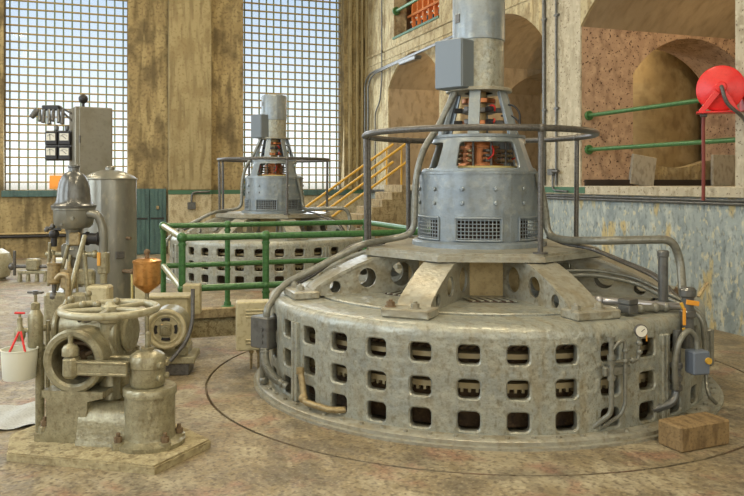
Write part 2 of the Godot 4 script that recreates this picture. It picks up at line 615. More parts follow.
	mat("step_concrete", W, 0.85, 0.0, mottled(rgb(170, 152, 114), [
		[0.02, 5, 104, 0, 2, 0.42, 0.85, rgb(126, 108, 76), 0.8],
		[0.06, 4, 105, 0, 1, 0.55, 0.90, rgb(100, 84, 58), 0.5]]), one * 0.6, bump(0.05, 3), 0.4)
	mat("green", W, 0.32, 0.1, mottled(rgb(70, 116, 66), [
		[0.03, 4, 106, 0, 1, 0.45, 0.85, rgb(46, 84, 48), 0.7],
		[0.05, 4, 107, 0, 1, 0.60, 0.88, rgb(112, 146, 94), 0.5]]), one * 1.0)
	mat("worn_rail", W, 0.35, 0.3, mottled(rgb(170, 164, 124), [
		[0.03, 4, 108, 0, 1, 0.48, 0.85, rgb(112, 130, 84), 0.6]]), one * 1.2)
	mat("green_stripe", rgb(66, 104, 78), 0.6)
	mat("teal_door", W, 0.6, 0.0, mottled(rgb(70, 98, 94), [
		[0.02, 4, 109, 0, 8, 0.42, 0.85, rgb(48, 70, 70), 0.7],
		[0.05, 4, 110, 0, 1, 0.55, 0.90, rgb(108, 124, 110), 0.5]]), one * 0.6)
	mat("bar_green", rgb(104, 122, 88), 0.6)
	mat("bar_brown", rgb(166, 142, 84), 0.7)
	mat("sheet_metal", W, 0.4, 0.35, mottled(rgb(134, 130, 116), [
		[0.010, 5, 111, 0, 1, 0.42, 0.88, rgb(118, 112, 94), 0.7],
		[0.05, 4, 112, 0, 1, 0.58, 0.92, rgb(98, 92, 76), 0.35]]), one * 0.6)
	mat("beige_box", W, 0.5, 0.1, mottled(rgb(190, 180, 144), [
		[0.03, 5, 113, 0, 1, 0.46, 0.88, rgb(154, 140, 104), 0.65]]), one * 1.0)
	mat("yellow", rgb(204, 160, 58), 0.5)
	mat("orange_tag", rgb(222, 152, 46), 0.5)
	mat("red", W, 0.32, 0.0, mottled(rgb(226, 46, 44), [
		[0.03, 4, 114, 0, 1, 0.50, 0.88, rgb(200, 32, 34), 0.6]]), one * 1.5)
	mat("hose", rgb(120, 52, 44), 0.6)
	mat("rust_panel", W, 0.7, 0.1, mottled(rgb(222, 140, 78), [
		[0.02, 4, 115, 0, 4, 0.42, 0.85, rgb(184, 102, 52), 0.7],
		[0.04, 4, 116, 0, 1, 0.55, 0.88, rgb(222, 144, 82), 0.6]]), one * 0.6)
	mat("white_plastic", rgb(222, 222, 206), 0.45)
	M.white_plastic.backlight_enabled = true
	M.white_plastic.backlight = Color(0.3, 0.3, 0.26)
	mat("face_white", rgb(216, 212, 196), 0.4)
	mat("steel_bright", rgb(186, 186, 190), 0.3, 0.7)
	mat("pad", W, 0.9, 0.0, mottled(rgb(188, 190, 186), [
		[0.05, 3, 117, 0, 1, 0.45, 0.85, rgb(150, 152, 148), 0.6]]), one * 1.5)
	mat("timber", W, 0.85, 0.0, mottled(rgb(142, 118, 80), [
		[0.02, 4, 118, 0, 4, 0.42, 0.85, rgb(98, 78, 50), 0.75],
		[0.06, 4, 119, 0, 1, 0.52, 0.90, rgb(76, 60, 40), 0.55]]), one * 1.0, bump(0.05, 3), 0.5)
	mat("blue_grey_box", rgb(108, 118, 132), 0.45, 0.2)
	mat("box_grey", rgb(112, 122, 130), 0.5, 0.15)
	mat("old_copper", rgb(172, 112, 72), 0.36, 0.8)
	mat("amber", rgb(236, 184, 92), 0.4)
	M.amber.backlight_enabled = true
	M.amber.backlight = Color(0.8, 0.55, 0.22)
	var gl := mat("pane", Color(0.96, 0.98, 1.0, 0.06), 0.05)
	gl.transparency = BaseMaterial3D.TRANSPARENCY_ALPHA
	gl.metallic_specular = 0.15
	var lamp := mat("lamp_glow", Color(1, 0.95, 0.85), 0.5)
	lamp.emission_enabled = true
	lamp.emission = Color(1, 0.9, 0.72)
	lamp.emission_energy_multiplier = 2.0


# ------------------------------------------------------------------ camera and light
func area_light(called: String, at: Vector3, towards: Vector3, size: Vector2, energy: float, color: Color) -> void:
	var l := AreaLight3D.new()
	l.name = called
	add_child(l, true)
	var up := Vector3.UP if absf(towards.normalized().y) < 0.9 else Vector3.RIGHT
	l.look_at_from_position(at, at + towards, up)
	l.area_size = size
	l.light_energy = energy
	l.light_color = color
	l.area_range = 60.0
	l.shadow_enabled = true

func set_view() -> void:
	var cam := Camera3D.new()
	cam.name = "camera"
	add_child(cam)
	cam.position = Vector3(0, 2.0, 0)
	cam.rotation_degrees = Vector3(0, -20, 0)
	cam.projection = Camera3D.PROJECTION_FRUSTUM
	cam.near = 0.05
	cam.far = 200.0
	cam.size = 0.05 * 496.0 / 760.0
	cam.frustum_offset = Vector2(0, -0.05 * 65.0 / 760.0)
	cam.current = true
	var sky := ProceduralSkyMaterial.new()
	sky.sky_top_color = rgb(96, 142, 186)
	sky.sky_horizon_color = rgb(240, 243, 238)
	sky.sky_curve = 0.14
	sky.ground_horizon_color = rgb(236, 232, 216)
	sky.ground_bottom_color = rgb(150, 140, 120)
	sky.sky_energy_multiplier = 1.25
	var s := Sky.new()
	s.sky_material = sky
	var env := Environment.new()
	env.background_mode = Environment.BG_SKY
	env.sky = s
	env.tonemap_mode = Environment.TONE_MAPPER_LINEAR
	env.tonemap_exposure = 1.0
	env.sdfgi_enabled = true
	env.ssao_enabled = true
	env.ssil_enabled = true
	var we := WorldEnvironment.new()
	we.name = "environment"
	we.environment = env
	add_child(we)
	# daylight entering at the windows of the hall
	var day := Color(0.93, 0.97, 1.0)
	area_light("window_light", Vector3(-0.72, 4.9, -22.15), Vector3(0.05, -0.15, 1), Vector2(3.1, 6.1), 26.0, day)
	area_light("window_light", Vector3(5.6, 4.9, -22.15), Vector3(-0.05, -0.15, 1), Vector2(3.1, 6.1), 26.0, day)
	for z in [-16.0, -9.0, -2.0]:
		area_light("window_light", Vector3(-7.7, 4.9, z), Vector3(1, -0.12, 0), Vector2(4.0, 6.1), 44.0, day)
	for x in [-4.5, 0.5, 5.0]:
		area_light("window_light", Vector3(x, 4.9, 6.7), Vector3(0, -0.12, -1), Vector2(3.4, 6.1), 17.0, Color(1.0, 0.97, 0.9))


# ------------------------------------------------------------------ the hall
func solid(parent: Node3D, called: String, m: String, lo: Vector3, hi: Vector3, bevel := 0.0, label := "") -> MeshInstance3D:
	var st := mb()
	box(st, (lo + hi) / 2.0, hi - lo, bevel)
	return put(st, called, M[m], parent, label)

func make_floor() -> void:
	var f := struct("floor", "worn concrete floor with brown and reddish stains")
	var st := mb()
	var c := Vector3(3.79, 0, -7.13)
	var half := 2.84
	flat(st)
	var n := 96
	for i in n:
		var a := TAU * i / n
		var b := TAU * (i + 1) / n
		var u := Vector3(sin(a), 0, cos(a))
		var v := Vector3(sin(b), 0, cos(b))
		var ou := u * half / maxf(absf(u.x), absf(u.z))
		var ov := v * half / maxf(absf(v.x), absf(v.z))
		quad(st, c + u * 2.815, c + ou, c + ov, c + v * 2.815)
		tri(st, c, c + u * 2.79, c + v * 2.79)
		var dn := Vector3(0, -0.04, 0)
		quad(st, c + u * 2.79, c + u * 2.79 + dn, c + v * 2.79 + dn, c + v * 2.79)
		quad(st, c + u * 2.79 + dn, c + u * 2.815 + dn, c + v * 2.815 + dn, c + v * 2.79 + dn)
		quad(st, c + u * 2.815 + dn, c + u * 2.815, c + v * 2.815, c + v * 2.815 + dn)
	var x0 := -8.4
	var x1 := WALL_X + 0.3
	var z0 := WIN_Z - 0.6
	var z1 := 7.0
	# all round the groove and the railed opening behind it
	for r in [[x0, z0, x1, -12.12], [x0, -12.12, 1.15, -10.0], [4.3, -12.12, x1, -10.0], [x0, -10.0, x1, c.z - half], [x0, c.z + half, x1, z1], [x0, c.z - half, c.x - half, c.z + half], [c.x + half, c.z - half, x1, c.z + half]]:
		quad(st, Vector3(r[0], 0, r[3]), Vector3(r[2], 0, r[3]), Vector3(r[2], 0, r[1]), Vector3(r[0], 0, r[1]))
	put(st, "slab", M.floor, f)

func arc_pts(a: float, b: float, spring: float, rise: float, n := 20) -> PackedVector2Array:
	var half := (b - a) / 2.0
	var r := (half * half + rise * rise) / (2.0 * rise)
	var cy := spring + rise - r
	var t := asin(clampf(half / r, -1, 1))
	var out := PackedVector2Array()
	for i in n + 1:
		var g := -t + 2.0 * t * i / n
		out.append(Vector2((a + b) / 2.0 + sin(g) * r, cy + cos(g) * r))
	return out

func make_arcade() -> void:
	var w := struct("wall_right", "concrete arcade wall with arched bays above a flaking pale blue parapet")
	solid(w, "parapet", "blue_parapet", Vector3(WALL_X, 0, WIN_Z - 0.6), Vector3(13.4, 1.80, 7))
	solid(w, "ledge", "pier_face", Vector3(WALL_X - 0.06, 1.80, WIN_Z), Vector3(13.4, 1.95, 7), 0.012)
	solid(w, "painted_stripe", "green_stripe", Vector3(WALL_X - 0.066, 1.825, -13.4), Vector3(WALL_X - 0.05, 1.93, -11.0))
	# piers: deep cross walls, each with an arched passage
	for z in [[-3.2, 7.0, false], [-7.77, -6.63, true], [-12.32, -11.17, true], [-16.95, -15.8, true], [-22.8, -20.4, false]]:
		var p := PackedVector2Array([Vector2(WALL_X, 1.95)])
		if z[2]:
			p.append(Vector2(9.03, 1.95))
			p.append_array(arc_pts(9.03, 11.75, 3.95, 0.72))
			p.append(Vector2(11.75, 1.95))
		p.append_array([Vector2(13.4, 1.95), Vector2(13.4, CEIL), Vector2(WALL_X, CEIL)])
		var st := mb()
		prism(st, p, z[0], z[1], Transform3D.IDENTITY, true)
		put(st, "pier", M.jamb if z[0] > -14 else M.vault, w)
		solid(w, "pier_face", "pier_face" if z[0] > -14 else "arcade", Vector3(WALL_X - 0.03, 1.95, z[0]), Vector3(WALL_X, CEIL, z[1]))
	var xf := Transform3D(Basis(Vector3(0, 0, 1), Vector3.UP, Vector3(-1, 0, 0)), Vector3.ZERO)  # polygon (z, y), pulled towards -x
	for b in [[-6.63, -3.2], [-11.17, -7.77], [-15.8, -12.32], [-20.4, -16.95]]:
		var p := arc_pts(b[0], b[1], 4.72, 0.78)
		p.append_array([Vector2(b[1], 6.07), Vector2(b[0], 6.07)])
		var st := mb()
		prism(st, p, -13.4, -WALL_X - 0.02, xf, true)
		put(st, "vault", M.vault, w)
		st = mb()
		prism(st, p, -WALL_X - 0.02, -WALL_X + 0.03, xf, true)
		put(st, "spandrel", M.arcade, w)
		solid(w, "gallery_side", "arcade", Vector3(WALL_X - 0.03, 6.07, b[0]), Vector3(WALL_X + 0.35, CEIL, b[0] + 0.46))
		solid(w, "gallery_lintel", "arcade", Vector3(WALL_X - 0.03, 8.4, b[0] + 0.46), Vector3(WALL_X + 0.35, CEIL, b[1]))
		solid(w, "gallery_sill", "green_stripe", Vector3(WALL_X - 0.06, 6.05, b[0] + 0.4), Vector3(WALL_X + 0.1, 6.11, b[1]))
	solid(w, "end_panel", "arcade", Vector3(13.0, 1.95, WIN_Z - 0.6), Vector3(13.4, CEIL, 7))
	# string course above the arches
	solid(w, "string_course", "arcade", Vector3(WALL_X - 0.07, 5.82, -22.2), Vector3(WALL_X - 0.02, 5.90, -3.2), 0.01)
	solid(w, "string_course", "arcade", Vector3(WALL_X - 0.05, 5.56, -22.2), Vector3(WALL_X - 0.02, 5.60, -3.2), 0.008)
	# inside the bays: low saddle walls under the passages, dark skirting
	for z in [-12.32, -16.95]:
		var zf: float = z + 1.15
		solid(w, "skirting", "tar", Vector3(8.0, 1.95, z + 1.15), Vector3(9.0, 2.06, z + 1.19))
		var p := PackedVector2Array([Vector2(9.25, 1.95)])
		p.append_array([Vector2(9.25, 2.42)])
		for i in 13:
			var t := float(i) / 12
			p.append(Vector2(9.35 + 1.45 * t, 2.42 - 0.14 * sin(PI * t)))
		p.append_array([Vector2(11.0, 2.42), Vector2(11.0, 1.95)])
		var st := mb()
		prism(st, p, zf - 0.3, zf - 0.12, Transform3D.IDENTITY, true)
		put(st, "saddle_wall", M.arcade, w)
		st = mb()
		box(st, Vector3(9.22, 2.22, zf + 0.02), Vector3(0.52, 0.54, 0.07), 0.01, Basis(Vector3.BACK, -0.14))
		put(st, "curb_slab", M.grey_slab, w)
		st = mb()
		box(st, Vector3(11.25, 2.24, zf + 0.02), Vector3(0.9, 0.58, 0.07), 0.01)
		put(st, "curb_slab", M.grey_slab, w)
		solid(w, "skirting", "tar", Vector3(9.35, 1.95, zf - 0.1), Vector3(10.9, 2.06, zf - 0.02))
		# rounded concrete casing of the water passage, with its inclined rod
		st = mb()
		if z == -12.32:
			lathe(st, [Vector2(1.78, 1.95), Vector2(1.72, 3.2), Vector2(1.66, 5.3)], 48, Transform3D(Basis.IDENTITY, Vector3(11.35, 0, z - 2.0)))
			put(st, "passage_casing", M.casing_concrete, w)

func make_back_wall() -> void:
	var w := struct("wall_back", "stained yellow-brown concrete wall with tall gridded windows")
	var zb := WIN_Z - 0.6
	solid(w, "lower_wall", "back_wall", Vector3(-8.4, 0, zb), Vector3(1.93, 1.8, WIN_Z))
	solid(w, "lower_wall", "white_dado", Vector3(1.93, 0, zb), Vector3(WALL_X, 1.68, WIN_Z))
	solid(w, "painted_stripe", "green_stripe", Vector3(3.11, 1.68, zb), Vector3(WALL_X, 1.80, WIN_Z + 0.004))
	solid(w, "lower_wall", "white_dado", Vector3(1.93, 1.68, zb), Vector3(3.11, 1.80, WIN_Z))
	solid(w, "pier", "back_wall", Vector3(-8.4, 1.8, zb), Vector3(-2.28, 8.1, WIN_Z))
	solid(w, "pier", "back_wall", Vector3(0.85, 1.8, zb), Vector3(4.07, 8.1, WIN_Z))
	solid(w, "pier", "back_wall", Vector3(7.17, 1.8, zb), Vector3(WALL_X, 8.1, WIN_Z))
	solid(w, "header", "back_wall", Vector3(-8.4, 8.1, zb), Vector3(WALL_X, CEIL, WIN_Z))
	solid(w, "pilaster", "pilaster", Vector3(1.93, 1.80, WIN_Z), Vector3(3.11, CEIL, WIN_Z + 0.28), 0.02)
	solid(w, "pilaster_stripe", "green_stripe", Vector3(1.93, 1.68, WIN_Z), Vector3(3.11, 1.80, WIN_Z + 0.284), 0.01)
	solid(w, "pilaster_base", "white_dado", Vector3(1.93, 0, WIN_Z), Vector3(3.11, 1.68, WIN_Z + 0.28), 0.02)
	for x in [[7.3, 7.42], [7.55, 7.63], [7.72, 7.78], [7.85, 7.95]]:
		solid(w, "pilaster_rib", "pilaster", Vector3(x[0], 1.8, WIN_Z), Vector3(x[1], CEIL, WIN_Z + 0.07), 0.02)
	var left := struct("wall_left", "long side wall with tall windows")
	solid(left, "lower_wall", "back_wall", Vector3(-8.4, 0, WIN_Z), Vector3(-7.9, 1.8, 7))
	solid(left, "header", "back_wall", Vector3(-8.4, 8.1, WIN_Z), Vector3(-7.9, CEIL, 7))
	for z in [[WIN_Z, -18.1], [-13.9, -11.1], [-6.9, -4.1], [0.1, 7.0]]:
		solid(left, "pier", "back_wall", Vector3(-8.4, 1.8, z[0]), Vector3(-7.9, 8.1, z[1]))
	var front := struct("wall_front", "end wall behind the viewer with tall windows")
	solid(front, "lower_wall", "back_wall", Vector3(-8.4, 0, 7), Vector3(13.4, 1.8, 7.5))
	solid(front, "header", "back_wall", Vector3(-8.4, 8.1, 7), Vector3(13.4, CEIL, 7.5))
	for x in [[-8.4, -6.3], [-2.7, -1.3], [2.3, 3.2], [6.8, 13.4]]:
		solid(front, "pier", "back_wall", Vector3(x[0], 1.8, 7), Vector3(x[1], 8.1, 7.5))
	var c := struct("ceiling", "pale concrete ceiling")
	solid(c, "slab", "ceiling", Vector3(-8.4, CEIL, WIN_Z - 0.6), Vector3(13.4, CEIL + 0.3, 7.5))

func make_window(called: String, x0: float, x1: float, label: String) -> void:
	var w := struct(called, label)
	var z := WIN_Z - 0.42
	var y0 := 1.80
	var pitch := 0.2235
	var n := 14
	var px := (x1 - x0) / n
	var xs := [x0]
	for i in n:
		xs.append(x0 + px * (i + 0.5))
	xs.append(x1)
	var rows := 28
	var bar := mb()
	box(bar, Vector3.ZERO, Vector3(0.036, rows * pitch, 0.06), 0.004)
	var bar_mesh := whole(bar)
	for i in range(1, xs.size() - 1):
		var o := put_mesh(bar_mesh, "mullion", M.bar_green, w)
		o.position = Vector3(xs[i], y0 + rows * pitch / 2, z)
	bar = mb()
	box(bar, Vector3.ZERO, Vector3(x1 - x0, 0.036, 0.075), 0.004)
	bar_mesh = whole(bar)
	for k in range(0, rows + 1):
		var o := put_mesh(bar_mesh, "glazing_bar", M.bar_brown, w)
		o.position = Vector3((x0 + x1) / 2, y0 + k * pitch, z + 0.004)
	var full := mb()
	box(full, Vector3.ZERO, Vector3(px - 0.02, pitch - 0.02, 0.008))
	var full_mesh := whole(full)
	var slim := mb()
	box(slim, Vector3.ZERO, Vector3(px / 2 - 0.014, pitch - 0.02, 0.008))
	var slim_mesh := whole(slim)
	var rest := mb()
	for k in rows:
		for i in n + 1:
			var p := Vector3((xs[i] + xs[i + 1]) / 2, y0 + (k + 0.5) * pitch, z)
			if k < 20:
				put_mesh(slim_mesh if i == 0 or i == n else full_mesh, "pane", M.pane, w).position = p
			else:
				box(rest, p, Vector3(xs[i + 1] - xs[i] - 0.02, pitch - 0.02, 0.008))
	var r := put(rest, "upper_panes", M.pane, w)
	r.set_meta("kind", "stuff")
	solid(w, "sill", "teal_door", Vector3(x0 - 0.05, 1.63, WIN_Z - 0.40), Vector3(x1 + 0.05, 1.80, WIN_Z + 0.07), 0.01)

func plain_window(called: String, c: Vector3, along: Vector3, width: float) -> void:
	var w := struct(called, "tall gridded window of the hall")
	var b := Basis(along, Vector3.UP, along.cross(Vector3.UP))
	var st := mb()
	for i in 13:
		box(st, c + along * (width * (i / 12.0 - 0.5)), Vector3(0.04, 6.3, 0.06), 0, b)
	for k in 23:
		box(st, c + UPV * (6.3 * (k / 22.0 - 0.5)), Vector3(width, 0.04, 0.06), 0, b)
	put(st, "glazing_bars", M.bar_green, w)
	st = mb()
	box(st, c, Vector3(width, 6.3, 0.008), 0, b)
	put(st, "glass", M.pane, w)

func make_hall() -> void:
	make_floor()
	make_arcade()
	make_back_wall()
	make_window("window_1", -2.28, 0.85, "tall window of small square panes above the bell-topped governor")
	make_window("window_2", 4.07, 7.17, "tall window of small square panes behind the distant generator")
	for z in [-16.0, -9.0, -2.0]:
		plain_window(numbered("window_3"), Vector3(-8.1, 4.95, z), Vector3.BACK, 4.2)
	for x in [-4.5, 0.5, 5.0]:
		plain_window(numbered("window_4"), Vector3(x, 4.95, 7.2), Vector3.RIGHT, 3.6)
	var d := struct("door_1", "dark teal two-leaf door beside the pale pilaster")
	for k in 2:
		var x: float = 0.97 + 0.46 * k
		var leaf := solid(d, "leaf", "teal_door", Vector3(x, 0.0, WIN_Z), Vector3(x + 0.455, 1.84, WIN_Z + 0.05), 0.01)
		for j in 4:
			solid(leaf, "plank", "teal_door", Vector3(x + 0.012 + 0.11 * j, 0.03, WIN_Z + 0.05), Vector3(x + 0.114 + 0.11 * j, 1.81, WIN_Z + 0.066), 0.005)
		solid(leaf, "hinge_bar", "black", Vector3(x + 0.02, 0.98, WIN_Z + 0.066), Vector3(x + 0.40, 1.03, WIN_Z + 0.08), 0.004)
	solid(d, "knob", "brass", Vector3(1.60, 1.26, WIN_Z + 0.066), Vector3(1.68, 1.36, WIN_Z + 0.11), 0.02)
	# ceiling lamps above the frame
	var i := 0
	for z in [-18.0, -12.0, -5.0, 0.5]:
		for x in [-3.5, 3.0]:
			var t := thing("ceiling_lamp", "round high-bay lamp hanging from the ceiling", "lamp", Vector3(x, CEIL, z), 0, "ceiling lamps above the hall")
			var st := mb()
			cyl(st, Vector3(0, -0.5, 0), Vector3(0, 0, 0), 0.02)
			put(st, "rod", M.dark_steel, t)
			st = mb()
			lathe(st, [Vector2(0.44, -0.82), Vector2(0.45, -0.80), Vector2(0.3, -0.6), Vector2(0.1, -0.48), Vector2(0, -0.48)], 24)
			put(st, "shade", M.sheet_metal, t)
			st = mb()
			cyl(st, Vector3(0, -0.83, 0), Vector3(0, -0.81, 0), 0.42, 24)
			put(st, "lamp_disc", M.lamp_glow, t)
			area_light("lamp_light", Vector3(x, CEIL - 0.86, z), Vector3.DOWN, Vector2(0.8, 0.8), 20.0, Color(1.0, 0.93, 0.8))
			i += 1

# ------------------------------------------------------------------ generators
func make_generator() -> Node3D:
	var g := thing("hydro_generator", "large round grey generator with pierced drum casing standing nearest", "generator", Vector3(3.79, 0, -7.13), 0, "hydro generators")
	var st := mb()
	lathe(st, [Vector2(2.34, 0.0), Vector2(2.34, 0.022), Vector2(2.31, 0.026), Vector2(2.31, 0.055), Vector2(2.295, 0.066), Vector2(2.15, 0.07)], 96)
	put(st, "base_flange", M.arm_cast, g)
	st = mb()
	shell(st, 2.185, 2.185, 0.065, 0.80, 0.07, 36, 0.0, [[0.065, 0.285, 0.165, 0.074], [0.285, 0.545, 0.412, 0.074], [0.545, 0.80, 0.677, 0.074]], 0.087, 0.036, 0.012)
	lathe(st, [Vector2(2.185, 0.80), Vector2(2.183, 0.835), Vector2(2.168, 0.868), Vector2(2.14, 0.89), Vector2(2.10, 0.90), Vector2(1.76, 0.905), Vector2(1.76, 0.86)], 96)
	put(st, "stator_casing", M.casting, g)
	# rivet lugs along the foot of the casing and bolted joints
	st = mb()
	for k in 72:
		hex_bolt(st, around(k * 5.0 + 2.5, 2.25, 0.066), 0.02, 0.018)
	put(st, "flange_bolts", M.arm_cast, g).set_meta("kind", "stuff")
	for az in [15.0, -75.0, 105.0, -165.0]:
		for s in [-1.0, 1.0]:
			st = mb()
			box(st, around(az + s * 0.75, 2.19, 0.42), Vector3(0.045, 0.70, 0.06), 0.008, Basis(UPV, deg_to_rad(az)))
			put(st, "joint_flange", M.casting, g)
	st = mb()
	lathe(st, [Vector2(1.93, 0.05), Vector2(1.93, 0.88)], 72)
	put(st, "stator_core", M.stator_core, g)
	for y in [[0.385, 0.43], [0.46, 0.475], [0.62, 0.66]]:
		st = mb()
		lathe(st, [Vector2(1.93, y[0]), Vector2(2.06, y[0]), Vector2(2.06, y[1]), Vector2(1.93, y[1])], 72)
		put(st, "core_ledge", M.core_ledge, g)
	st = mb()
	for k in 216:
		var az := k * 360.0 / 216.0
		box(st, around(az, 2.03, 0.37), Vector3(0.022, 0.03, 0.05), 0, Basis(UPV, deg_to_rad(az)))
	put(st, "clamping_fingers", M.core_ledge, g).set_meta("kind", "stuff")
	st = mb()
	for k in 180:
		var az := k * 2.0
		cyl(st, around(az, 1.98, 0.68), around(az + 5.0, 2.03, 0.80), 0.012, 6)
	put(st, "winding_ends", M.rust, g).set_meta("kind", "stuff")
	# deck on top, with eight arms of the bearing bracket
	st = mb()
	lathe(st, [Vector2(1.74, 0.87), Vector2(1.74, 0.915), Vector2(1.73, 0.925), Vector2(0, 0.925)], 72)
	put(st, "deck_plate", M.casting, g)
	for k in 8:
		var az := 22.5 + 45.0 * k
		var b := Basis(UPV, deg_to_rad(az))
		st = mb()
		box(st, b * Vector3(0, 0.93, 1.06), Vector3(0.40, 0.012, 0.22), 0.003, b)
		var gr := put(st, "deck_grille", M.pit, g)
		st = mb()
		for j in 6:
			box(st, b * Vector3(-0.19 + 0.076 * j, 0.936, 1.06), Vector3(0.036, 0.012, 0.23), 0.003, b * Basis(UPV, 0.35))
		put(st, "slats", M.casting, gr)
	st = mb()
	var hub_pts := PackedVector2Array()
	for k in 8:
		hub_pts.append(Vector2(cos(TAU * k / 8), sin(TAU * k / 8)) * 0.80)
	prism(st, hub_pts, 0.92, 1.30, Transform3D(Basis(Vector3.RIGHT, Vector3.FORWARD, Vector3.UP), Vector3.ZERO))
	put(st, "bearing_hub", M.hub, g)
	var top := [Vector2(0.5, 1.285), Vector2(1.10, 1.285), Vector2(1.24, 1.27), Vector2(1.40, 1.215), Vector2(1.60, 1.125), Vector2(1.74, 1.055), Vector2(1.81, 1.01), Vector2(1.85, 0.965), Vector2(1.865, 0.92)]
	var web := mb()
	for s in [-1.0, 1.0]:
		# web lies in the plane of radius (z) and height
		var xf := Transform3D(Basis(Vector3(0, 0, 1), UPV, Vector3(-1, 0, 0)), Vector3(0, 0, 0))
		var lo: float = s * 0.125 - 0.012
		holed_plate(web, [Vector2(0.5, 1.27), Vector2(1.10, 1.27), Vector2(1.24, 1.255), Vector2(1.40, 1.20), Vector2(1.60, 1.11), Vector2(1.74, 1.04), Vector2(1.80, 0.99), Vector2(1.84, 0.925)], 0.92, [[0.93, 1.10, 0.12], [1.29, 1.075, 0.095], [1.62, 1.0, 0.058]], lo, lo + 0.024, xf)
	var web_mesh := whole(web)
	var fl := mb()
	smooth(fl)
	for i in top.size() - 1:
		var a: Vector2 = top[i]
		var b: Vector2 = top[i + 1]
		var w0 := 0.15
		quad(fl, Vector3(-w0, a.y, a.x), Vector3(-w0, b.y, b.x), Vector3(w0, b.y, b.x), Vector3(w0, a.y, a.x))
	smooth(fl)
	for i in top.size() - 1:
		var a: Vector2 = top[i]
		var b: Vector2 = top[i + 1]
		var n2 := (b - a).orthogonal().normalized() * 0.025
		if n2.y > 0:
			n2 = -n2
		var a2: Vector2 = a + n2
		var b2: Vector2 = b + n2
		quad(fl, Vector3(0.15, a2.y, a2.x), Vector3(0.15, b2.y, b2.x), Vector3(-0.15, b2.y, b2.x), Vector3(-0.15, a2.y, a2.x))
	flat(fl)
	for i in top.size() - 1:
		var a: Vector2 = top[i]
		var b: Vector2 = top[i + 1]
		for s in [-1.0, 1.0]:
			var p := Vector3(s * 0.15, a.y, a.x)
			var q := Vector3(s * 0.15, b.y, b.x)
			var dn := Vector3(0, -0.028, -0.004)
			if s > 0:
				quad(fl, p, q, q + dn, p + dn)
			else:
				quad(fl, p + dn, q + dn, q, p)
	var fl_mesh := whole(fl)
	var pad := mb()
	box(pad, Vector3(0, 0.94, 1.92), Vector3(0.42, 0.075, 0.25), 0.012)
	var pad_mesh := whole(pad)
	var nut := mb()
	lathe(nut, [Vector2(0, 0), Vector2(0.05, 0), Vector2(0.05, 0.008), Vector2(0, 0.008)], 14)
	hex_bolt(nut, Vector3(0, 0.008, 0), 0.036, 0.034)
	lathe(nut, [Vector2(0.018, 0.04), Vector2(0.018, 0.058), Vector2(0, 0.06)], 10)
	var nut_mesh := whole(nut)
	for k in 8:
		var arm := Node3D.new()
		arm.name = "bracket_arm"
		g.add_child(arm, true)
		arm.rotation_degrees.y = 45.0 * k
		put_mesh(web_mesh, "webs", M.arm_cast, arm)
		put_mesh(fl_mesh, "flange", M.arm_cast, arm)
		put_mesh(pad_mesh, "foot_pad", M.arm_cast, arm)
		for s in [-1.0, 1.0]:
			put_mesh(nut_mesh, "foot_bolt", M.rust if (k + int(s)) % 3 == 0 else M.arm_cast, arm).position = Vector3(0.0 + 0.06 * s if s > 0 else -0.16, 0.976, 1.95)
	# octagonal platform
	st = mb()
	var oct := PackedVector2Array()
	var oct2 := PackedVector2Array()
	for k in 8:
		oct.append(Vector2(sin(PI / 4 * k), -cos(PI / 4 * k)) * 1.26)
		oct2.append(Vector2(sin(PI / 4 * k), -cos(PI / 4 * k)) * 1.23)
	var flat_xf := Transform3D(Basis(Vector3.RIGHT, Vector3.FORWARD, Vector3.UP), Vector3.ZERO)
	prism(st, oct, 1.285, 1.335, flat_xf)
	prism(st, oct2, 1.335, 1.36, flat_xf)
	put(st, "platform", M.arm_cast, g)
	# guard rail round the platform
	var rail := Node3D.new()
	rail.name = "guard_rail"
	g.add_child(rail)
	st = mb()
	ring(st, Vector3(0, 2.50, 0), 1.19, 0.032, 72, 10)
	put(st, "top_ring", M.dark_steel, rail)
	for az in [0.0, -110.0, -122.0, -164.0, 170.0, 88.0]:
		st = mb()
		cyl(st, around(az, 1.18, 1.36), around(az, 1.19, 2.49), 0.026, 12)
		lathe(st, [Vector2(0.07, 1.36), Vector2(0.07, 1.372), Vector2(0.03, 1.376)], 14, Transform3D(Basis.IDENTITY, around(az, 1.18, 0)))
		ball(st, around(az, 1.19, 2.495), 0.043, 12)
		put(st, "post", M.dark_steel, rail)
	# upper housing
	st = mb()
	lathe(st, [Vector2(0.70, 1.36), Vector2(0.70, 1.40), Vector2(0.66, 1.42), Vector2(0.64, 1.42)], 64)
	put(st, "housing_foot", M.housing, g)
	st = mb()
	shell(st, 0.622, 0.622, 1.40, 2.10, 0.03, 6, -28.0, [[1.40, 2.10, 1.545, 0.105]], 0.222, 0.012, 0.004, 8)
	lathe(st, [Vector2(0.622, 2.09), Vector2(0.634, 2.09), Vector2(0.634, 2.115), Vector2(0.60, 2.118)], 64)
	put(st, "housing", M.housing, g)
	for k in 6:
		var az0 := -28.0 + 60.0 * k
		st = mb()
		for j in 12:
			var az := az0 - 19.6 + 39.2 * j / 11.0
			cyl(st, around(az, 0.622, 1.44), around(az, 0.622, 1.65), 0.0055, 5)
		for j in 6:
			var pts := []
			for i in 9:
				pts.append(around(az0 - 20.4 + 40.8 * i / 8.0, 0.624, 1.455 + 0.036 * j))
			tube(st, pts, 0.0055, 5)
		var gr := put(st, "vent_grille", M.housing, g)
		st = mb()
		for y in [1.435, 1.655]:
			var pts := []
			for i in 9:
				pts.append(around(az0 - 21.0 + 42.0 * i / 8.0, 0.63, y))
			tube(st, pts, 0.012, 6)
		for s in [-1.0, 1.0]:
			cyl(st, around(az0 + 21.0 * s, 0.63, 1.435), around(az0 + 21.0 * s, 0.63, 1.655), 0.012, 6)
		put(st, "grille_frame", M.housing, gr)
	st = mb()
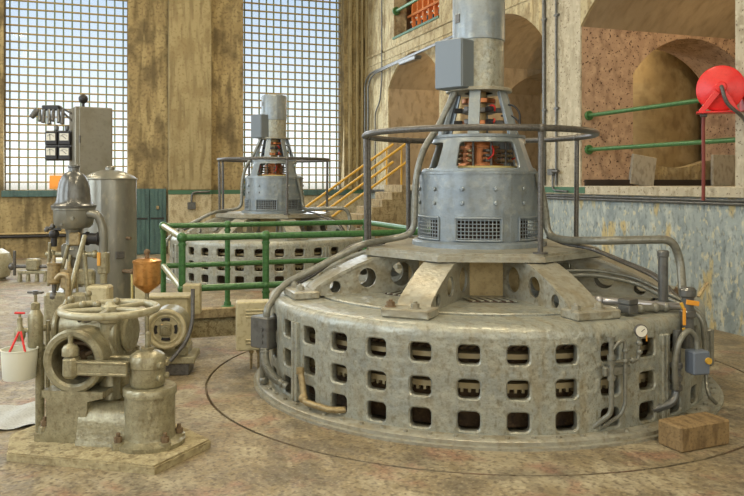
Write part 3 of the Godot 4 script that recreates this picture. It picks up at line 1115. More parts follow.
	lathe(st, [Vector2(0.50, 1.38), Vector2(0.50, 2.08)], 32)
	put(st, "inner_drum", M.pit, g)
	for y in [1.80, 1.94]:
		for k in 12:
			st = mb()
			var p := around(-43.0 + 30.0 * k, 0.618, y)
			cyl(st, p, p + around(-43.0 + 30.0 * k, 0.022, 0), 0.022, 10, -1.0, 0.008)
			put(st, "housing_bolt", M.housing, g)
	# brush-gear cone with windows
	st = mb()
	shell(st, 0.60, 0.475, 2.115, 2.46, 0.03, 4, -17.0, [[2.115, 2.46, 2.28, 0.13]], 0.35, 0.04, 0.008, 10)
	lathe(st, [Vector2(0.475, 2.46), Vector2(0.482, 2.465), Vector2(0.482, 2.49), Vector2(0.44, 2.495), Vector2(0.30, 2.495)], 64)
	put(st, "brush_cone", M.housing, g)
	st = mb()
	lathe(st, [Vector2(0.62, 2.118), Vector2(0.2, 2.118)], 48)
	put(st, "cone_floor", M.casting, g)
	st = mb()
	lathe(st, [Vector2(0.40, 2.12), Vector2(0.42, 2.13), Vector2(0.42, 2.17), Vector2(0.38, 2.175), Vector2(0.2, 2.175)], 48)
	put(st, "insulating_ring", M.insulator, g)
	st = mb()
	lathe(st, [Vector2(0.26, 2.17), Vector2(0.26, 2.20), Vector2(0.19, 2.205), Vector2(0.19, 2.24), Vector2(0.195, 2.24), Vector2(0.195, 2.36), Vector2(0.21, 2.362), Vector2(0.21, 2.385), Vector2(0.15, 2.39), Vector2(0.15, 2.50)], 36)
	put(st, "commutator", M.old_copper, g)
	for k in 12:
		var az := -28.0 + 15.0 + 30.0 * k
		st = mb()
		var b := Basis(UPV, deg_to_rad(az))
		for y in [2.23, 2.28, 2.33]:
			box(st, around(az, 0.30, y), Vector3(0.045, 0.028, 0.11), 0.005, b)
		var br := put(st, "brush_holder", [M.dark_steel, M.rust, M.brass][k % 3], g)
		st = mb()
		cyl(st, around(az + 6.0, 0.35, 2.17), around(az + 6.0, 0.35, 2.42), 0.012, 8)
		put(st, "spindle", M.dark_steel, br)
		if k % 2 == 0:
			st = mb()
			tube(st, bent([around(az, 0.35, 2.24), around(az + 5, 0.40, 2.27), around(az + 9, 0.38, 2.33), around(az + 6, 0.35, 2.38)], 0.03, 4), 0.008, 6)
			put(st, "lead", M.red_wire, br)
	# open legs carrying the exciter
	for k in 6:
		var az := -35.0 + 60.0 * k
		st = mb()
		var b := Basis(UPV, deg_to_rad(az))
		var p := around(az, 0.43, 2.49)
		var q := around(az, 0.29, 2.95)
		var y := (q - p).normalized()
		var bb := Basis(b.x, y, b.x.cross(y))
		box(st, (p + q) / 2, Vector3(0.115, p.distance_to(q), 0.022), 0.004, bb)
		box(st, (p + q) / 2 - bb.z * 0.03, Vector3(0.02, p.distance_to(q), 0.05), 0.003, bb)
		put(st, "exciter_leg", M.housing, g)
	st = mb()
	lathe(st, [Vector2(0.08, 2.45), Vector2(0.08, 2.95)], 20)
	put(st, "shaft", M.hub, g)
	for y in [2.60, 2.73, 2.83]:
		st = mb()
		lathe(st, [Vector2(0.08, y), Vector2(0.17, y), Vector2(0.175, y + 0.005), Vector2(0.175, y + 0.045), Vector2(0.17, y + 0.05), Vector2(0.08, y + 0.05)], 28)
		put(st, "slip_ring", M.old_copper if y != 2.73 else M.dark_steel, g)
	for k in 6:
		var az := -58.0 + 60.0 * k
		for y in [2.63, 2.76]:
			st = mb()
			box(st, around(az, 0.215, y), Vector3(0.05, 0.05, 0.09), 0.006, Basis(UPV, deg_to_rad(az)))
			put(st, "brush_box", M.black if k % 2 else M.dark_steel, g)
	st = mb()
	tube(st, bent([around(-2, 0.20, 2.76), around(4, 0.25, 2.80), around(10, 0.27, 2.78), around(14, 0.24, 2.74)], 0.04, 4), 0.01, 6)
	put(st, "red_lead", M.red_wire, g)
	st = mb()
	tube(st, bent([around(0, 0.20, 2.62), around(6, 0.25, 2.60), around(12, 0.26, 2.65), around(16, 0.22, 2.66)], 0.04, 4), 0.008, 6)
	put(st, "red_lead", M.red_wire, g)
	for s in [0.0, 0.11]:
		st = mb()
		tube(st, bent([around(30, 0.27, 2.80 - s), around(32, 0.40, 2.80 - s), around(34, 0.47, 2.72 - s), around(34, 0.47, 2.55)], 0.07, 5), 0.010, 7)
		put(st, "lead_loop", M.black, g)
	st = mb()
	lathe(st, [Vector2(0.15, 2.94), Vector2(0.325, 2.94), Vector2(0.345, 2.948), Vector2(0.345, 2.972), Vector2(0.335, 2.98), Vector2(0.25, 2.98)], 48)
	put(st, "exciter_flange", M.arm_cast, g)
	st = mb()
	lathe(st, [Vector2(0.262, 2.98), Vector2(0.262, 3.475), Vector2(0.25, 3.48)], 48)
	put(st, "exciter_base", M.casting, g)
	st = mb()
	lathe(st, [Vector2(0.25, 3.474), Vector2(0.268, 3.476), Vector2(0.273, 3.482), Vector2(0.273, 3.97), Vector2(0.262, 4.0), Vector2(0.235, 4.018), Vector2(0, 4.022)], 48)
	put(st, "exciter", M.housing, g)
	st = mb()
	box(st, around(-80.0, 0.275, 3.70) , Vector3(0.07, 0.09, 0.008), 0.002, Basis(UPV, deg_to_rad(-80)))
	put(st, "name_plate", M.dark_steel, g)
	st = mb()
	var tb := Basis(UPV, deg_to_rad(-62.0))
	box(st, around(-74.0, 0.33, 3.21), Vector3(0.34, 0.50, 0.24), 0.012, tb)
	var tbox := put(st, "terminal_box", M.box_grey, g)
	st = mb()
	box(st, around(-74.0, 0.33, 3.21) + tb.z * 0.124, Vector3(0.325, 0.485, 0.012), 0.004, tb)
	put(st, "cover", M.box_grey, tbox)
	# conduits that run from the drum over the arms to the housing
	var cam := -28.0
	st = mb()
	tube(st, bent([around(cam - 55, 0.30, 2.94), around(cam - 66, 0.44, 2.60), around(cam - 70, 0.61, 2.35), around(cam - 72, 0.68, 2.05), around(cam - 72, 0.70, 1.47), around(cam - 74, 0.95, 1.42), around(cam - 64, 1.28, 1.39), around(-96, 1.78, 1.13), around(-96, 2.06, 1.00), around(-90, 2.26, 0.80), around(-90, 2.26, 0.70)], 0.13, 6), 0.034, 10)
	put(st, "conduit", M.conduit, g)
	st = mb()
	tube(st, bent([around(cam - 74, 1.0, 1.39), around(-100, 1.36, 1.36), around(-98, 1.74, 1.08), around(-97, 2.0, 0.96)], 0.1, 5), 0.022, 8)
	put(st, "conduit", M.dark_steel, g)
	st = mb()
	tube(st, bent([around(cam + 66, 0.64, 2.1), around(cam + 72, 0.70, 1.75), around(cam + 74, 0.72, 1.46), around(cam + 60, 0.98, 1.44), around(20, 1.5, 1.48), around(35, 1.95, 1.49), around(37, 2.0, 1.30), around(33, 2.06, 0.95)], 0.16, 6), 0.038, 10)
	put(st, "conduit", M.conduit, g)
	for k in 2:
		st = mb()
		var o := 0.045 * k
		tube(st, bent([around(cam + 74 + 2 * k, 0.72, 1.45), around(cam + 62, 0.95 + o, 1.40), around(28 + k, 1.26, 1.385), around(34 + 1.5 * k, 1.8, 1.15 + o * 0.3), around(31 + 1.5 * k, 2.03, 0.97)], 0.1, 5), 0.017, 8)
		put(st, "conduit", M.dark_steel, g)
	return g

func dress_near_generator(g: Node3D) -> void:
	# pipes and fittings seen only on the nearer machine
	var st := mb()
	box(st, around(-91.0, 2.27, 0.58), Vector3(0.24, 0.30, 0.16), 0.012, Basis(UPV, deg_to_rad(-58)))
	var jb := put(st, "junction_box", M.iron, g, "grey junction box on the drum edge")
	for y in [0.50, 0.56, 0.62]:
		st = mb()
		var c := around(-91.0, 2.27, y) + Basis(UPV, deg_to_rad(-58)) * Vector3(0.04, 0, 0.08)
		cyl(st, c, c + Basis(UPV, deg_to_rad(-58)).z * 0.008, 0.02, 10)
		put(st, "knockout", M.iron, jb)
	st = mb()
	var fx := bent([around(-88.5, 2.29, 0.44), around(-88, 2.30, 0.32), around(-84, 2.28, 0.22), around(-80, 2.18, 0.15)], 0.12, 6)
	tube(st, fx, 0.036, 10)
	for i in fx.size() - 1:
		for j in 2:
			var a: Vector3 = fx[i].lerp(fx[i + 1], j / 2.0)
			var d: Vector3 = (fx[i + 1] - fx[i]).normalized()
			var f := frame_to(a, a + d)
			ring(st, a, 0.037, 0.006, 12, 5, f.basis.x, f.basis.z)
	put(st, "flexible_conduit", M.conduit, g)
	st = mb()
	cyl(st, around(-92.5, 2.28, 0.06), around(-92.5, 2.28, 0.44), 0.03, 10)
	ball(st, around(-92.5, 2.27, 0.10), 0.05, 10)
	put(st, "drain_pipe", M.conduit, g)
	st = mb()
	tube(st, bent([around(-71.0, 2.24, 0.36), around(-69.5, 2.25, 0.20), around(-68.5, 2.27, 0.13), around(-60.5, 2.25, 0.12), around(-58.5, 2.16, 0.12)], 0.05, 5), 0.028, 10)
	cyl(st, around(-71.1, 2.24, 0.35), around(-71.2, 2.24, 0.40), 0.036, 10)
	ball(st, around(-69.2, 2.262, 0.155), 0.044, 10)
	put(st, "brown_elbow_pipe", M.brass, g, "brown elbow pipe bent round the drum foot")
	# right of the drum: gauge manifold
	st = mb()
	box(st, around(0.3, 2.235, 0.545), Vector3(0.25, 0.075, 0.05), 0.012, Basis(UPV, 0.0))
	put(st, "manifold_bracket", M.conduit, g)
	st = mb()
	tube(st, bent([around(-1.4, 2.26, 0.80), around(-1.4, 2.26, 0.28), around(-1.7, 2.26, 0.22), around(-4.2, 2.16, 0.09)], 0.04, 4), 0.021, 9)
	for y in [0.80, 0.66, 0.62, 0.50]:
		cyl(st, around(-1.4, 2.26, y - 0.018), around(-1.4, 2.26, y + 0.018), 0.032, 8)
	put(st, "riser_pipe", M.conduit, g)
	st = mb()
	tube(st, bent([around(1.7, 2.27, 0.28), around(1.7, 2.27, 0.78), around(0.2, 2.27, 0.78), around(-1.2, 2.27, 0.72)], 0.03, 4), 0.016, 9)
	tube(st, bent([around(1.7, 2.27, 0.30), around(1.0, 2.26, 0.21), around(-2.6, 2.17, 0.08)], 0.04, 4), 0.016, 9)
	tube(st, bent([around(-1.4, 2.27, 0.62), around(5.0, 2.27, 0.62), around(5.2, 2.27, 0.80)], 0.03, 4), 0.014, 9)
	for p in [around(1.7, 2.27, 0.70), around(1.7, 2.27, 0.62), around(3.4, 2.27, 0.62), around(5.2, 2.27, 0.68), around(5.2, 2.27, 0.75)]:
		ball(st, p, 0.027, 8)
	put(st, "branch_pipe", M.conduit, g)
	var gb := Basis(UPV, deg_to_rad(-22))
	var gc := around(4.9, 2.30, 0.85)
	st = mb()
	cyl(st, gc - gb.z * 0.02, gc + gb.z * 0.016, 0.052, 20, -1.0, 0.006)
	var ga := put(st, "pressure_gauge", M.dark_steel, g, "small round pressure gauge with white dial")
	st = mb()
	cyl(st, gc + gb.z * 0.016, gc + gb.z * 0.019, 0.044, 20)
	put(st, "dial", M.face_white, ga)
	st = mb()
	box(st, gc + gb.z * 0.021 + gb * Vector3(0.01, 0.008, 0), Vector3(0.034, 0.004, 0.003), 0, gb * Basis(Vector3.BACK, 0.7))
	put(st, "needle", M.black, ga)
	st = mb()
	box(st, around(6.9, 2.28, 0.80), Vector3(0.012, 0.085, 0.008), 0.003, gb)
	put(st, "valve_lever", M.orange_tag, g)
	# top right: oil pipes lying on the drum rim
	st = mb()
	tube(st, bent([around(4, 1.40, 1.0), around(8, 1.72, 1.0), around(22, 2.06, 0.955), around(26, 2.12, 0.94)], 0.1, 4), 0.032, 10)
	for q in [[8, 1.72, 1.0], [15, 1.88, 0.978]]:
		ball(st, around(q[0], q[1], q[2]), 0.043, 10)
	put(st, "oil_pipe", M.steel_bright, g, "bright steel pipe lying on the drum rim")
	st = mb()
	tube(st, bent([around(2, 1.52, 0.945), around(9, 1.93, 0.945), around(25, 2.10, 0.945)], 0.1, 4), 0.03, 10)
	for q in [0.35, 0.62, 0.8]:
		ball(st, around(9, 1.93, 0.945).lerp(around(25, 2.10, 0.945), q), 0.045, 8)
	put(st, "oil_pipe", M.conduit, g)
	st = mb()
	box(st, around(10.5, 1.97, 0.96), Vector3(0.12, 0.07, 0.12), 0.008, Basis(UPV, deg_to_rad(12)))
	var clamp_ := put(st, "pipe_clamp", M.iron, g)
	st = mb()
	box(st, around(10.5, 1.97, 1.02), Vector3(0.12, 0.045, 0.12), 0.008, Basis(UPV, deg_to_rad(12)))
	put(st, "clamp_cap", M.iron, clamp_)
	st = mb()
	cyl(st, around(24.0, 2.0, 0.91), around(24.0, 2.0, 1.38), 0.042, 14)
	cyl(st, around(24.0, 2.0, 1.36), around(24.0, 2.0, 1.42), 0.05, 14, -1.0, 0.01)
	put(st, "vent_stack", M.iron, g)
	for k in 2:
		st = mb()
		var o := 0.045 * k
		tube(st, bent([around(8, 0.95, 1.17 - o), around(30, 1.28, 1.18 - o), around(36, 1.60, 1.12 - o), around(30, 2.04, 0.99 - o), around(32 - 2 * k, 2.25, 0.86), around(33 - 2 * k, 2.27, 0.45)], 0.12, 5), 0.016 + 0.006 * k, 8)
		put(st, "twin_conduit", M.conduit, g)
	# valve with orange tags, blue-grey switch box
	st = mb()
	cyl(st, around(22.5, 2.24, 0.62), around(22.5, 2.24, 1.06), 0.05, 14)
	cyl(st, around(22.5, 2.24, 0.88), around(22.5, 2.24, 0.94), 0.07, 14, -1.0, 0.01)
	cyl(st, around(22.5, 2.24, 1.04), around(22.5, 2.24, 1.13), 0.068, 14, -1.0, 0.02)
	var va := put(st, "stop_valve", M.iron, g)
	st = mb()
	box(st, around(26.5, 2.30, 1.10), Vector3(0.17, 0.016, 0.03), 0.005, Basis(UPV, 0.2) * Basis(Vector3.BACK, 0.75))
	put(st, "lever", M.brass, va)
	st = mb()
	box(st, around(21.5, 2.30, 1.01), Vector3(0.11, 0.04, 0.012), 0.003, Basis(UPV, -0.3) * Basis(Vector3.BACK, -0.15))
	put(st, "warning_tag", M.orange_tag, va, "orange paper tag")
	st = mb()
	box(st, around(19.0, 2.28, 0.905), Vector3(0.026, 0.14, 0.012), 0.003, Basis(UPV, -0.3))
	put(st, "warning_tag", M.orange_tag, va, "orange paper tag")
	for q in [[19.0, 0.79, 0.3], [18.2, 1.0, 0.4]]:
		st = mb()
		box(st, around(q[0], 2.28, q[1]), Vector3(0.026, 0.05, 0.01), 0.002, Basis(UPV, -0.3) * Basis(Vector3.BACK, q[2]))
		put(st, "yellow_tag", M.yellow, va)
	st = mb()
	var sb := Basis(UPV, deg_to_rad(-8))
	var sc := around(19.0, 2.39, 0.557)
	box(st, sc, Vector3(0.15, 0.19, 0.13), 0.012, sb)
	var sw := put(st, "switch_box", M.blue_grey_box, g, "small blue-grey switch box")
	st = mb()
	cyl(st, sc + sb * Vector3(0.05, 0.02, 0.06), sc + sb * Vector3(0.05, 0.02, 0.085), 0.026, 14)
	put(st, "button", M.yellow, sw)
	st = mb()
	tube(st, bent([around(15.5, 2.29, 0.34), around(14.5, 2.30, 0.55), around(15.5, 2.32, 0.74), around(18.0, 2.34, 0.82), around(20.0, 2.36, 0.74), around(19.8, 2.37, 0.64)], 0.12, 6), 0.024, 9)
	put(st, "looped_conduit", M.conduit, g)
	st = mb()
	tube(st, bent([around(17.5, 2.25, 0.80), around(16.8, 2.26, 0.30), around(15.6, 2.26, 0.22), around(12.8, 2.15, 0.15)], 0.06, 5), 0.034, 10)
	for y in [0.34, 0.42, 0.52]:
		cyl(st, around(16.9, 2.26, y - 0.03), around(16.9, 2.26, y + 0.02), 0.05, 10, -1.0, 0.008)
	put(st, "elbow_pipe", M.iron, g)
	st = mb()
	tube(st, bent([around(33, 2.24, 0.46), around(33, 2.25, 0.28), around(30, 2.30, 0.18), around(33, 2.33, 0.09)], 0.06, 5), 0.018, 8)
	put(st, "side_conduit", M.conduit, g)
	st = mb()
	box(st, around(34, 2.26, 0.56), Vector3(0.07, 0.32, 0.08), 0.01, Basis(UPV, deg_to_rad(30)))
	put(st, "side_box", M.conduit, g)

# ------------------------------------------------------------------ railing, stairs, wall fittings
func make_pit_railing() -> void:
	var t := thing("pipe_railing", "green pipe railing round the floor opening behind the near generator", "railing", Vector3(1.0, 0, -9.56))
	var zb := -2.74
	var xr := 3.35
	var h := [1.328, 0.70]
	for y in h:
		var st := mb()
		cyl(st, Vector3(0, y, 0), Vector3(xr, y, 0), 0.043, 14)
		put(st, "rail", M.green, t)
		st = mb()
		cyl(st, Vector3(0, y, zb), Vector3(xr, y, zb), 0.043, 14)
		put(st, "rail", M.green, t)
		st = mb()
		cyl(st, Vector3(0, y, zb), Vector3(0, y, 0), 0.043, 14)
		put(st, "rail", M.worn_rail, t, "rail worn to bare pale metal")
		st = mb()
		cyl(st, Vector3(xr, y, zb), Vector3(xr, y, 0), 0.043, 14)
		put(st, "rail", M.green, t)
	for p in [Vector3(0, 0, 0), Vector3(1.04, 0, 0), Vector3(xr, 0, 0), Vector3(0, 0, zb), Vector3(1.0, 0, zb), Vector3(xr, 0, zb)]:
		var st := mb()
		cyl(st, p, p + UPV * 1.328, 0.043, 14)
		for y in h:
			ball(st, p + UPV * y, 0.068 if y > 1 else 0.058, 14)
			cyl(st, p + UPV * (y - 0.10), p + UPV * (y - 0.07), 0.053, 14)
		var po := put(st, "post", M.green, t)
		st = mb()
		lathe(st, [Vector2(0.11, 0), Vector2(0.11, 0.02), Vector2(0.06, 0.035), Vector2(0.055, 0.09), Vector2(0.044, 0.095)], 18, Transform3D(Basis.IDENTITY, p))
		put(st, "floor_flange", M.green, po)
	# the opening itself
	var f := struct("trim_1", "concrete lining of the floor opening")
	solid(f, "lining", "step_concrete", Vector3(1.0, -0.13, -12.3), Vector3(4.6, 0.02, -12.1), 0.01)
	solid(f, "lining", "plinth", Vector3(1.0, -1.6, -12.4), Vector3(4.6, -0.14, -12.16))
	solid(f, "lining", "plinth", Vector3(1.0, -1.6, -12.3), Vector3(1.15, -0.005, -9.99))
	solid(f, "lining", "plinth", Vector3(4.3, -1.6, -12.3), Vector3(4.6, -0.005, -9.99))
	solid(f, "lining", "plinth", Vector3(1.0, -1.6, -10.0), Vector3(4.6, -0.005, -9.9))
	solid(f, "pit_floor", "tar", Vector3(1.0, -1.7, -12.4), Vector3(4.6, -1.6, -9.9))

func make_stairs() -> void:
	var t := thing("concrete_stairs", "concrete steps climbing to the arched bay beside the far window", "stairs", Vector3(5.15, 0, -19.4))
	for k in 10:
		var st := mb()
		box(st, Vector3(0.28 * k + (2.73 - 0.28 * k) / 2.0, 0.195 * (k + 0.5) - 0.0, 0), Vector3(2.73 - 0.28 * k, 0.195, 1.3), 0.008)
		put(st, "step", M.step_concrete, t)
	for z in [-18.85, -19.95]:
		var far: bool = z < -19.5
		var r := thing("stair_handrail", "yellow stair handrail on the %s side of the concrete steps" % ("window" if far else "generator"), "handrail", Vector3(5.2, 0, z), 0, "yellow stair handrails")
		for y in [1.05, 0.55]:
			var st := mb()
			cyl(st, Vector3(-0.35, y - 0.05, 0), Vector3(2.7, y + 2.05, 0), 0.035, 10)
			put(st, "rail", M.yellow, r)
		for x in [0.14, 2.5]:
			var st := mb()
			var step := 0.195 * (floorf((x + 0.05) / 0.28) + 1)
			cyl(st, Vector3(x, step, 0), Vector3(x, 1.05 + 0.69 * (x + 0.28), 0), 0.028, 10)
			put(st, "post", M.yellow, r)

func make_wall_fittings() -> void:
	# green safety rails across the nearest arch
	for y in [2.58, 3.175]:
		var t := thing("arch_rail", "green safety pipe across the speckled arch, %s of two" % ("upper" if y > 3 else "lower"), "rail", Vector3(8.08, y, -11.17), 0, "green pipes across the arch")
		var st := mb()
		cyl(st, Vector3(0, 0, 0), Vector3(0, 0, 3.4), 0.036, 12)
		put(st, "pipe", M.green, t)
		st = mb()
		cyl(st, Vector3(0, 0, 0.0), Vector3(0, 0, 0.05), 0.085, 14, -1.0, 0.01)
		put(st, "end_flange", M.green, t)
	# inclined rod in the passage
	var rod := thing("inclined_rod", "dark jointed rod leaning across the passage behind the arch", "rod", Vector3(9.3, 2.05, -12.6))
	var st := mb()
	cyl(st, Vector3(-0.35, -0.05, 0.2), Vector3(0.75, 2.75, -0.1), 0.05, 12)
	put(st, "shaft", M.black, rod)
	st = mb()
	cyl(st, Vector3(0.05, 0.97, 0.09), Vector3(0.14, 1.2, 0.065), 0.085, 12, -1.0, 0.02)
	put(st, "coupling", M.black, rod)
	# conduits on the pier and along the ledge
	for a in [[-12.26, 0.032], [-11.86, 0.022]]:
		var c := thing("wall_conduit", "%s vertical conduit on the pale pier between two arches" % ("thick" if a[1] > 0.03 else "thin"), "conduit", Vector3(WALL_X - 0.065, 1.96, a[0]))
		st = mb()
		cyl(st, Vector3.ZERO, Vector3(0, 7.9, 0), a[1], 10)
		put(st, "pipe", M.iron, c)
		for y in [1.4, 3.1, 4.9]:
			st = mb()
			box(st, Vector3(0.01, y, 0), Vector3(0.05, 0.04, 0.13), 0.004)
			put(st, "strap", M.iron, c)
	var sb := thing("wall_switch", "small grey switch with conduit above the green stripe", "switch", Vector3(WALL_X - 0.03, 2.2, -11.95))
	st = mb()
	box(st, Vector3(-0.06, 0, 0), Vector3(0.12, 0.12, 0.16), 0.01)
	put(st, "case", M.iron, sb)
	st = mb()
	cyl(st, Vector3(-0.1, 0.01, 0.08), Vector3(-0.1, 0.01, 0.26), 0.03, 10)
	put(st, "plug", M.dark_steel, sb)
	st = mb()
	tube(st, bent([Vector3(-0.05, -0.06, 0), Vector3(-0.05, -0.30, 0), Vector3(-0.07, -0.33, 0.1), Vector3(-0.07, -0.35, 0.5)], 0.06, 4), 0.018, 8)
	put(st, "tail", M.iron, sb)
	for y in [1.765, 1.72]:
		var c := thing("ledge_conduit", "%s conduit along the foot of the ledge" % ("upper" if y > 1.75 else "lower"), "conduit", Vector3(WALL_X - 0.03, y, 0))
		st = mb()
		cyl(st, Vector3(0, 0, -21.9), Vector3(0, 0, 6.5), 0.022, 8)
		put(st, "pipe", M.iron, c)
	# conduits near the far corner
	for k in 2:
		var c := thing("corner_conduit", "bent grey conduit running over the far arch, %s of a pair" % ["outer", "inner"][k], "conduit", Vector3(WALL_X - 0.17, 0, 0))
		st = mb()
		var z := -22.0 + 0.28 * k
		tube(st, bent([Vector3(0, 0.0, z), Vector3(0, 5.12 - 0.05 * k, z), Vector3(0, 5.30 - 0.05 * k, z + 0.5), Vector3(0, 5.40, -15.8)], 0.3, 5), 0.032, 8)
		put(st, "pipe", M.iron, c)
	var c2 := thing("corner_conduit", "thin crooked conduit rising beside the far arch", "conduit", Vector3(WALL_X - 0.095, 0, 0))
	st = mb()
	tube(st, bent([Vector3(0, 1.97, -21.3), Vector3(0, 4.1, -21.3), Vector3(0, 4.4, -20.9), Vector3(0, 5.0, -20.75), Vector3(0, 9.9, -20.75)], 0.15, 4), 0.022, 8)
	put(st, "pipe", M.iron, c2)
	var pl := thing("wall_lamp", "flat grey strip lamp under the conduit at the far arch", "lamp", Vector3(WALL_X - 0.2, 5.22, -18.4))
	st = mb()
	box(st, Vector3.ZERO, Vector3(0.2, 0.10, 1.1), 0.02)
	put(st, "case", M.iron, pl)
	for z in [-0.35, 0.35]:
		st = mb()
		box(st, Vector3(0.12, 0.04, z), Vector3(0.12, 0.03, 0.04), 0.003)
		put(st, "bracket", M.iron, pl)
	# rust-red bus structure in the upper gallery
	for a in [[-19.94, -16.95, "beyond the far arch"], [-15.34, -12.32, "over the middle arch"]]:
		var b := thing("bus_rack", "rust-orange steel rack in the upper gallery %s" % a[2], "rack", Vector3(8.1, 6.11, a[0]))
		var w: float = a[1] - a[0]
		st = mb()
		box(st, Vector3(0.6, 1.6, w / 2), Vector3(0.04, 3.2, w))
		put(st, "back_sheet", M.rust_panel, b)
		for k in 8:
			st = mb()
			box(st, Vector3(0.35, 1.6, 0.2 + 0.37 * k), Vector3(0.14, 3.2, 0.09), 0.01)
			var ch := put(st, "channel", M.rust_panel, b)
			for y in [0.28, 0.95, 1.6]:
				st = mb()
				box(st, Vector3(0.27, y + 0.05 * (k % 2), 0.2 + 0.37 * k), Vector3(0.05, 0.12, 0.05), 0.01)
				put(st, "contact", M.black, ch)
				st = mb()
				box(st, Vector3(0.27, y + 0.14 + 0.05 * (k % 2), 0.2 + 0.37 * k), Vector3(0.06, 0.05, 0.06), 0.01)
				put(st, "insulator", M.face_white, ch)
		for y in [0.6, 1.3, 2.2]:
			st = mb()
			box(st, Vector3(0.25, y, w / 2), Vector3(0.06, 0.06, w), 0.01)
			put(st, "cross_bar", M.rust_panel, b)
		var gr := thing("gallery_rail", "green pipe rail before the rust-orange rack %s" % a[2], "rail", Vector3(7.98, 6.85, a[0]))
		st = mb()
		cyl(st, Vector3.ZERO, Vector3(0, 0, w), 0.05, 12)
		put(st, "pipe", M.green, gr)
		st = mb()
		cyl(st, Vector3(0, 0, 0), Vector3(0, 0, 0.05), 0.12, 14, -1.0, 0.01)
		put(st, "end_flange", M.green, gr)
	# lamps inside the bays
	for z in [-9.0, -12.85, -18.7]:
		var l := thing("bay_lamp", "bulb lamp hanging under the vault of the bay", "lamp", Vector3(10.2 if z > -10 else 9.7, 4.95, z), 0, "bay lamps")
		st = mb()
		lathe(st, [Vector2(0.05, 0), Vector2(0.05, 0.06), Vector2(0.02, 0.12)], 12, Transform3D(Basis.IDENTITY, Vector3(0.0, 0.05, 0)))
		cyl(st, Vector3(0, 0.15, 0), Vector3(0, 0.3, 0), 0.01, 6)
		put(st, "holder", M.black, l)
		st = mb()
		ball(st, Vector3.ZERO, 0.06, 12)
		put(st, "bulb", M.lamp_glow, l)
		var o := OmniLight3D.new()
		o.name = "bulb_light"
		l.add_child(o)
		o.position = Vector3.ZERO
		o.light_energy = 1.8
		o.light_color = Color(1.0, 0.88, 0.7)
		o.light_size = 0.06
		o.omni_range = 40.0
		o.omni_attenuation = 2.0
		o.shadow_enabled = true
	# fittings on the window wall
	var wp := thing("wall_pipe", "long horizontal pipe low on the wall under the left window", "pipe", Vector3(-7.9, 0.58, WIN_Z + 0.06))
	st = mb()
	cyl(st, Vector3.ZERO, Vector3(8.7, 0, 0), 0.04, 10)
	put(st, "pipe", M.black, wp)
	st = mb()
	box(st, Vector3(4.35, 0.075, -0.03), Vector3(8.7, 0.05, 0.06), 0.01)
	put(st, "batten", M.hub, wp, "yellowed batten above the pipe")
	var sk := thing("outlet_box", "small grey outlet box with curved conduit on pale pilaster", "switch", Vector3(2.55, 1.36, WIN_Z + 0.28))
	st = mb()
	box(st, Vector3(0, 0, 0.05), Vector3(0.22, 0.2, 0.1), 0.01)
	put(st, "case", M.iron, sk)
	st = mb()
	tube(st, bent([Vector3(0, 0.1, 0.05), Vector3(0, 0.38, 0.05), Vector3(0.5, 0.40, 0.05)], 0.2, 6), 0.03, 8)
	put(st, "conduit", M.iron, sk)
	# hose reel on the near pier
	var r := thing("hose_reel", "bright red hose reel fixed to the pale pier at right", "hose reel", Vector3(7.62, 3.22, -7.72), -42.0)
	for x in [-0.11, 0.11]:
		st = mb()
		lathe(st, [Vector2(0, -0.012), Vector2(0.27, -0.012), Vector2(0.29, 0.0), Vector2(0.27, 0.014), Vector2(0.2, 0.014), Vector2(0.17, 0.03), Vector2(0.0, 0.03)], 40, Transform3D(Basis(Vector3.RIGHT, PI / 2), Vector3(0, 0, x)))
		put(st, "side_disc", M.red, r)
	st = mb()
	cyl(st, Vector3(0, 0, -0.12), Vector3(0, 0, 0.12), 0.17, 24)
	put(st, "drum", M.red, r)
	st = mb()
	for k in 3:
		ring(st, Vector3(0, 0, -0.06 + 0.06 * k), 0.19, 0.028, 32, 8, Vector3.RIGHT, Vector3.UP)
	put(st, "wound_hose", M.hose, r)
	st = mb()
	cyl(st, Vector3(0, 0, 0.1), Vector3(0, 0, 0.2), 0.075, 16, -1.0, 0.015)
	hex_bolt(st, Vector3(0, 0, 0.2), 0.035, 0.04, Vector3.BACK)
	put(st, "hub", M.red, r)
	st = mb()
	box(st, Vector3(-0.13, -0.17, 0.175), Vector3(0.07, 0.36, 0.02), 0.004, Basis(Vector3.BACK, -0.65))
	box(st, Vector3(0.10, -0.17, 0.175), Vector3(0.07, 0.36, 0.02), 0.004, Basis(Vector3.BACK, 0.5))
	box(st, Vector3(-0.06, -0.31, 0.06), Vector3(0.46, 0.022, 0.26), 0.005)
	put(st, "bracket", M.red, r)
	st = mb()
	box(st, Vector3(0.28, -0.12, -0.18), Vector3(0.08, 0.34, 0.30), 0.01, Basis(Vector3.UP, 0.3))
	put(st, "wall_mount", M.red, r)
	st = mb()
	tube(st, bent([Vector3(0, 0, 0.24), Vector3(0.0, -0.0, 0.30), Vector3(0.05, -0.22, 0.30), Vector3(0.22, -0.36, 0.24), Vector3(0.3, -0.42, -0.1)], 0.12, 5), 0.024, 8)
	put(st, "inlet_hose", M.dark_steel, r)
	st = mb()
	box(st, Vector3(-0.20, -0.33, 0.03), Vector3(0.09, 0.06, 0.09), 0.01)
	put(st, "guide", M.dark_steel, r)
	st = mb()
	tube(st, [Vector3(-0.19, -0.05, 0.03), Vector3(-0.205, -0.5, 0.03), Vector3(-0.20, -1.0, 0.03), Vector3(-0.205, -1.45, 0.03)], 0.024, 8)
	put(st, "hanging_hose", M.hose, r)


